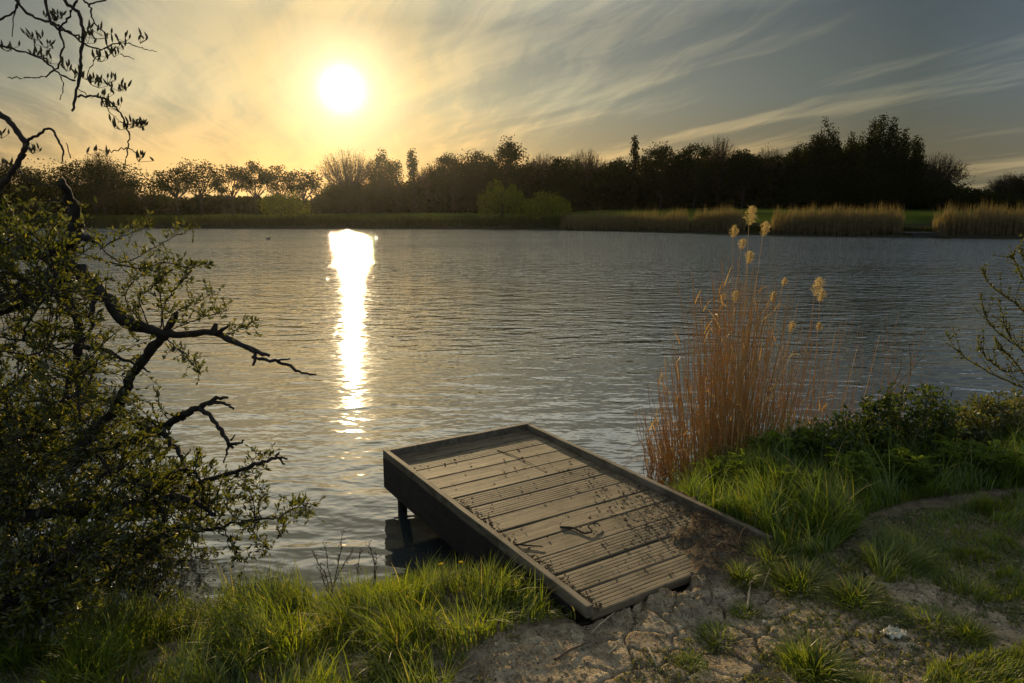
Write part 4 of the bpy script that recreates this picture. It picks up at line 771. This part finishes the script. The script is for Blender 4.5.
FT = [('broad_tree', 'loose crowned far tree at the left edge behind the willow twigs', 'round', 12, 166, 62, 128, 'farleaf'), ('broad_tree', 'big dark broad tree on the far bank behind the upper willow twigs', 'round', 92, 160, 92, 122, 'farleaf'), ('bare_tree', 'twiggy half bare tree top rising out of the big dark broad tree', 'twiggy', 98, 151, 36, 128, 'fartwig'), ('round_bush', 'compact black rounded bush left of the willow trunk on the far bank', 'bush', 35, 189, 36, 112, 'farleaf'), ('spreading_tree', 'low flat topped tree between the big dark broad tree and the open crowned row', 'pollard', 143, 176, 52, 126, 'farleaf'),
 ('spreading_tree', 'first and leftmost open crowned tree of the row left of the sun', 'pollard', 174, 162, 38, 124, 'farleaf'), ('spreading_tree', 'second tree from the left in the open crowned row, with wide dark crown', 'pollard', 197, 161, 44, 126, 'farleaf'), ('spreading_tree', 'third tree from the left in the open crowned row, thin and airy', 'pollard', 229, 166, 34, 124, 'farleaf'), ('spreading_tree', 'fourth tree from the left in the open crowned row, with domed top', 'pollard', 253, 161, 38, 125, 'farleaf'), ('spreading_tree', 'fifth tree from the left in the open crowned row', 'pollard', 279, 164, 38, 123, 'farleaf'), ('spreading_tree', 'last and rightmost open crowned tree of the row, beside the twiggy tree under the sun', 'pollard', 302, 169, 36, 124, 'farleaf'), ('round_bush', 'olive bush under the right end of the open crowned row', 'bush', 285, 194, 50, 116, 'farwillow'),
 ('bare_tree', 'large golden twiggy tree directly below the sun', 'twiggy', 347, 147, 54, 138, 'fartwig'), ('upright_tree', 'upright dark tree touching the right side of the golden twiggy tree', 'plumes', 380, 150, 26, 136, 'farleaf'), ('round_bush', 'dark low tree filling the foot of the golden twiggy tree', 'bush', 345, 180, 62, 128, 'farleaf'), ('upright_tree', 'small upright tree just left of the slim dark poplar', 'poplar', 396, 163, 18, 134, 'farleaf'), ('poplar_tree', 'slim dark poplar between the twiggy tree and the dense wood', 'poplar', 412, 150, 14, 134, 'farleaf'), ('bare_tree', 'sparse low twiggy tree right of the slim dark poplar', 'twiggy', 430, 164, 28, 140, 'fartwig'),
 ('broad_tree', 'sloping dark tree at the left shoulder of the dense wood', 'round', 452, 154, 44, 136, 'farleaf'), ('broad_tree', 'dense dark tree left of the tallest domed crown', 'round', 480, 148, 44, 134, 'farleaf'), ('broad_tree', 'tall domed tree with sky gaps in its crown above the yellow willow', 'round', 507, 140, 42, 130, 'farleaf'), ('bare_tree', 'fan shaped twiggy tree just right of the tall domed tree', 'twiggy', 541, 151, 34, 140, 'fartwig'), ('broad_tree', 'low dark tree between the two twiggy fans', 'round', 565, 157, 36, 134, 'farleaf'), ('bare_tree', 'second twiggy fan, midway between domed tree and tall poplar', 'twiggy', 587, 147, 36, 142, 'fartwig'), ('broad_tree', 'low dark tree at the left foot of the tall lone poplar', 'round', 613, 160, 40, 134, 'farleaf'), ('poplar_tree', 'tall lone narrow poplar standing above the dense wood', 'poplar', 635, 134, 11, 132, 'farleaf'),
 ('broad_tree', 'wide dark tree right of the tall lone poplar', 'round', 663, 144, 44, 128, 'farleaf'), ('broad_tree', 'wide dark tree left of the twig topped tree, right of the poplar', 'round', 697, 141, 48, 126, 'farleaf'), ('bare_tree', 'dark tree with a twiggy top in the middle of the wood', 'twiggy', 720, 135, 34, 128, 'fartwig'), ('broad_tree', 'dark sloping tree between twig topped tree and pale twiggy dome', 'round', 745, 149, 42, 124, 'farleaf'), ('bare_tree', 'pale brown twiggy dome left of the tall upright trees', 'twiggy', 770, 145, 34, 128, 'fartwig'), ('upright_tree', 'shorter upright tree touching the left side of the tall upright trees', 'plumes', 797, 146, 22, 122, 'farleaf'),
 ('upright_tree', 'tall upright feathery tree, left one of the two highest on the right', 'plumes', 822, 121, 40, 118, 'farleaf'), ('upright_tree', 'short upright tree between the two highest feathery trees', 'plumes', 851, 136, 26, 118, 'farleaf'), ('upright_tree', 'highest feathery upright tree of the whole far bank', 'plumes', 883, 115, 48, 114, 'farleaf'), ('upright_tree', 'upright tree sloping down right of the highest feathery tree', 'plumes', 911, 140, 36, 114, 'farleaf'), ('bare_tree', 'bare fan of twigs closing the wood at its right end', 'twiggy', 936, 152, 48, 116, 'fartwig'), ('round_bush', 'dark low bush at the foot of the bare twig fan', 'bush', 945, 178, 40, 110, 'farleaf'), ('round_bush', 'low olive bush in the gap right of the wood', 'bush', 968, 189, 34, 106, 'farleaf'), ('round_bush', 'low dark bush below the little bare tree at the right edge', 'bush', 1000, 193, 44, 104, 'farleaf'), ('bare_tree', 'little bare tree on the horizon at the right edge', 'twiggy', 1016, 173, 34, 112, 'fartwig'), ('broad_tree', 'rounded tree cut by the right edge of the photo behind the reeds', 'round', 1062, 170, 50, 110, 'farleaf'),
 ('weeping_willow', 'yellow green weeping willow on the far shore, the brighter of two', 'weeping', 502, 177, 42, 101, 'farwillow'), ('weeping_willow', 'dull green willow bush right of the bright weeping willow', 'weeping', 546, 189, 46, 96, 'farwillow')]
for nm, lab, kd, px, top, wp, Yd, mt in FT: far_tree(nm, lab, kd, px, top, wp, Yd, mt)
prof = np.array([(-120, 190), (0, 188), (60, 184), (110, 186), (135, 199), (310, 200), (330, 186), (400, 187), (440, 172), (520, 164), (600, 167), (640, 164), (760, 158), (860, 146), (915, 160), (945, 180), (965, 196), (1200, 197)], float)
mb = MB(); n = 80000; px = rng.uniform(-120, 1180, n); Yd = np.interp(px, [0, 500, 900], [140, 146, 126]) + rng.uniform(-9, 16, n); tp = np.interp(px, prof[:, 0], prof[:, 1]) + 9 * fbm(px * .045, Yd * .1, 3, 300); fr = rng.uniform(-.04, 1, n)
pp = np.stack([at_y(a, b, c) for a, b, c in zip(px, tp, Yd)]); g = ground_z(pp[:, 0], pp[:, 1], False); pp[:, 2] = g + (pp[:, 2] - g) * np.sign(fr) * np.abs(fr) ** 1.15
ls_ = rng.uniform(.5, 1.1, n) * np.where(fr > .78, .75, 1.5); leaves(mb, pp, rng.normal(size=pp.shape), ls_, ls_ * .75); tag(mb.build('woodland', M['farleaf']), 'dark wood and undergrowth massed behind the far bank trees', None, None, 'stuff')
# far reed beds and rough bank grass
def reed_bed(label, x0, x1, n, hm, back, mat='farreed', name='reed_bed'):
    px = rng.uniform(x0, x1, n); mbx = MB(); Ys = []
    for q in px:
        Yq = 80.
        for _ in range(12): Yq = np.interp((q - CX) / F * Yq / CP * (CP * CP + .0) + 0, FX, FY) * .5 + Yq * .5
        Ys.append(Yq)
    Ys = np.array(Ys) + rng.uniform(.1, back, n); p = np.stack([(px - CX) / F * Ys * CP, Ys, 0 * Ys], 1); p[:, 2] = ground_z(p[:, 0], p[:, 1], False) - .1; e = np.minimum(px - x0, x1 - px) / 9 + rng.normal(0, .3, n)
    h = hm * rng.uniform(.5, 1.12, n) * np.clip(.35 + e, .12, 1) * np.clip(1 + .55 * fbm(px * .10, Ys * .8, 3, 310) + .5 * fbm(px * .4, Ys * 1.3, 3, 311), .15, 1.45); blades(mbx, p, h, np.full(n, .045), rng.uniform(0, 6.28, n), rng.uniform(0, .25, n), 3)
    return tag(mbx.build(name, M[mat]), label, None, None, 'stuff')
reed_bed('tawny reed bed at the right end of the far shore', 934, 1150, 9000, 2.1, 3.5)
reed_bed('long tawny reed bed below the highest upright trees', 772, 905, 8000, 2.0, 3.5)
reed_bed('short tawny reed bed behind the plumes of the near reeds', 692, 746, 4000, 1.9, 3.5)
reed_bed('thin low reeds between the willows and the short reed bed', 560, 690, 6000, 1.7, 4)
M['fargrass'] = leafmat('far_rough_grass', (.02, .026, .008), (.045, .046, .014), None, .4, 0, .6)
reed_bed('dark rough grass fringing the far shore below the sun', -120, 575, 14000, 1.3, 8, 'fargrass', 'rough_grass')
reed_bed('dark green grass edge between the far reed beds', 740, 940, 4000, .55, 2, 'fargrass', 'rough_grass')
# far landing stage between the reed beds
ls = at_y(919, 232, 58.5); ls[2] = 0; st0 = thing('landing_stage', 'low dark wooden landing stage between the two far reed beds', 'landing stage', ls)
m = MB(); box(m, (0, 0, .02), (1, 0, 0), (0, 1, 0), (0, 0, 1), 1.15, .9, .05, .01); m.build('deck', M['skirt'], st0)
m = MB(); box(m, (0, -.93, -.14), (1, 0, 0), (0, 1, 0), (0, 0, 1), 1.15, .025, .10, .008); m.build('front_board', M['skirt'], st0)
for x in (-1.0, 1.0): 
    m = MB(); tube(m, [(x, -.8, -1.4), (x, -.8, -.04)], .06, 8); m.build('post', M['skirt'], st0)
# waterfowl
dk = G(268, 239.5, WATER); m = MB()
p, r_ = smooth_path([(-.17, 0, .09), (-.12, 0, .07), (0, 0, .05), (.10, 0, .06), (.14, 0, .12), (.15, 0, .18), (.19, 0, .19), (.24, 0, .18)], [.012, .05, .085, .075, .04, .04, .042, .012], 4); tube(m, p, r_, 10)
M['duck'] = roughmat('dark_feathers', (.02, .018, .016), (.05, .042, .035), 20, .2, .01, .6)
o = m.build('waterfowl', M['duck'], None, True); o.location = tuple(dk); o.rotation_euler = (0, 0, .5); tag(o, 'small dark water bird floating far out left of the sun glitter', 'bird')
# ---------------------------------------------------------------- evening haze
mb = MB(); box(mb, (0, 85, 14), (1, 0, 0), (0, 1, 0), (0, 0, 1), 1000, 1000, 19)
m, nt, out = newmat('haze'); v_ = nt.nodes.new('ShaderNodeVolumePrincipled'); v_.inputs['Color'].default_value = (.9, .88, .8, 1); v_.inputs['Density'].default_value = HAZE; v_.inputs['Anisotropy'].default_value = .86; nt.links.new(v_.outputs[0], out.inputs['Volume'])
if HAZE: mb.build('haze', m)['kind'] = 'stuff'
# ---------------------------------------------------------------- render settings
sc.render.engine = 'CYCLES'; cy = sc.cycles
cy.use_denoising = True; cy.max_bounces = 6; cy.diffuse_bounces = 3; cy.glossy_bounces = 3; cy.transmission_bounces = 3; cy.sample_clamp_indirect = 6; cy.caustics_reflective = False; cy.caustics_refractive = False
try: cy.denoiser = 'OPENIMAGEDENOISE'
except Exception: pass
vs = sc.view_settings; sc.display_settings.display_device = 'sRGB'; vs.view_transform = 'Standard'; vs.look = 'None'; vs.exposure = .2; vs.gamma = 1; vs.use_curve_mapping = False
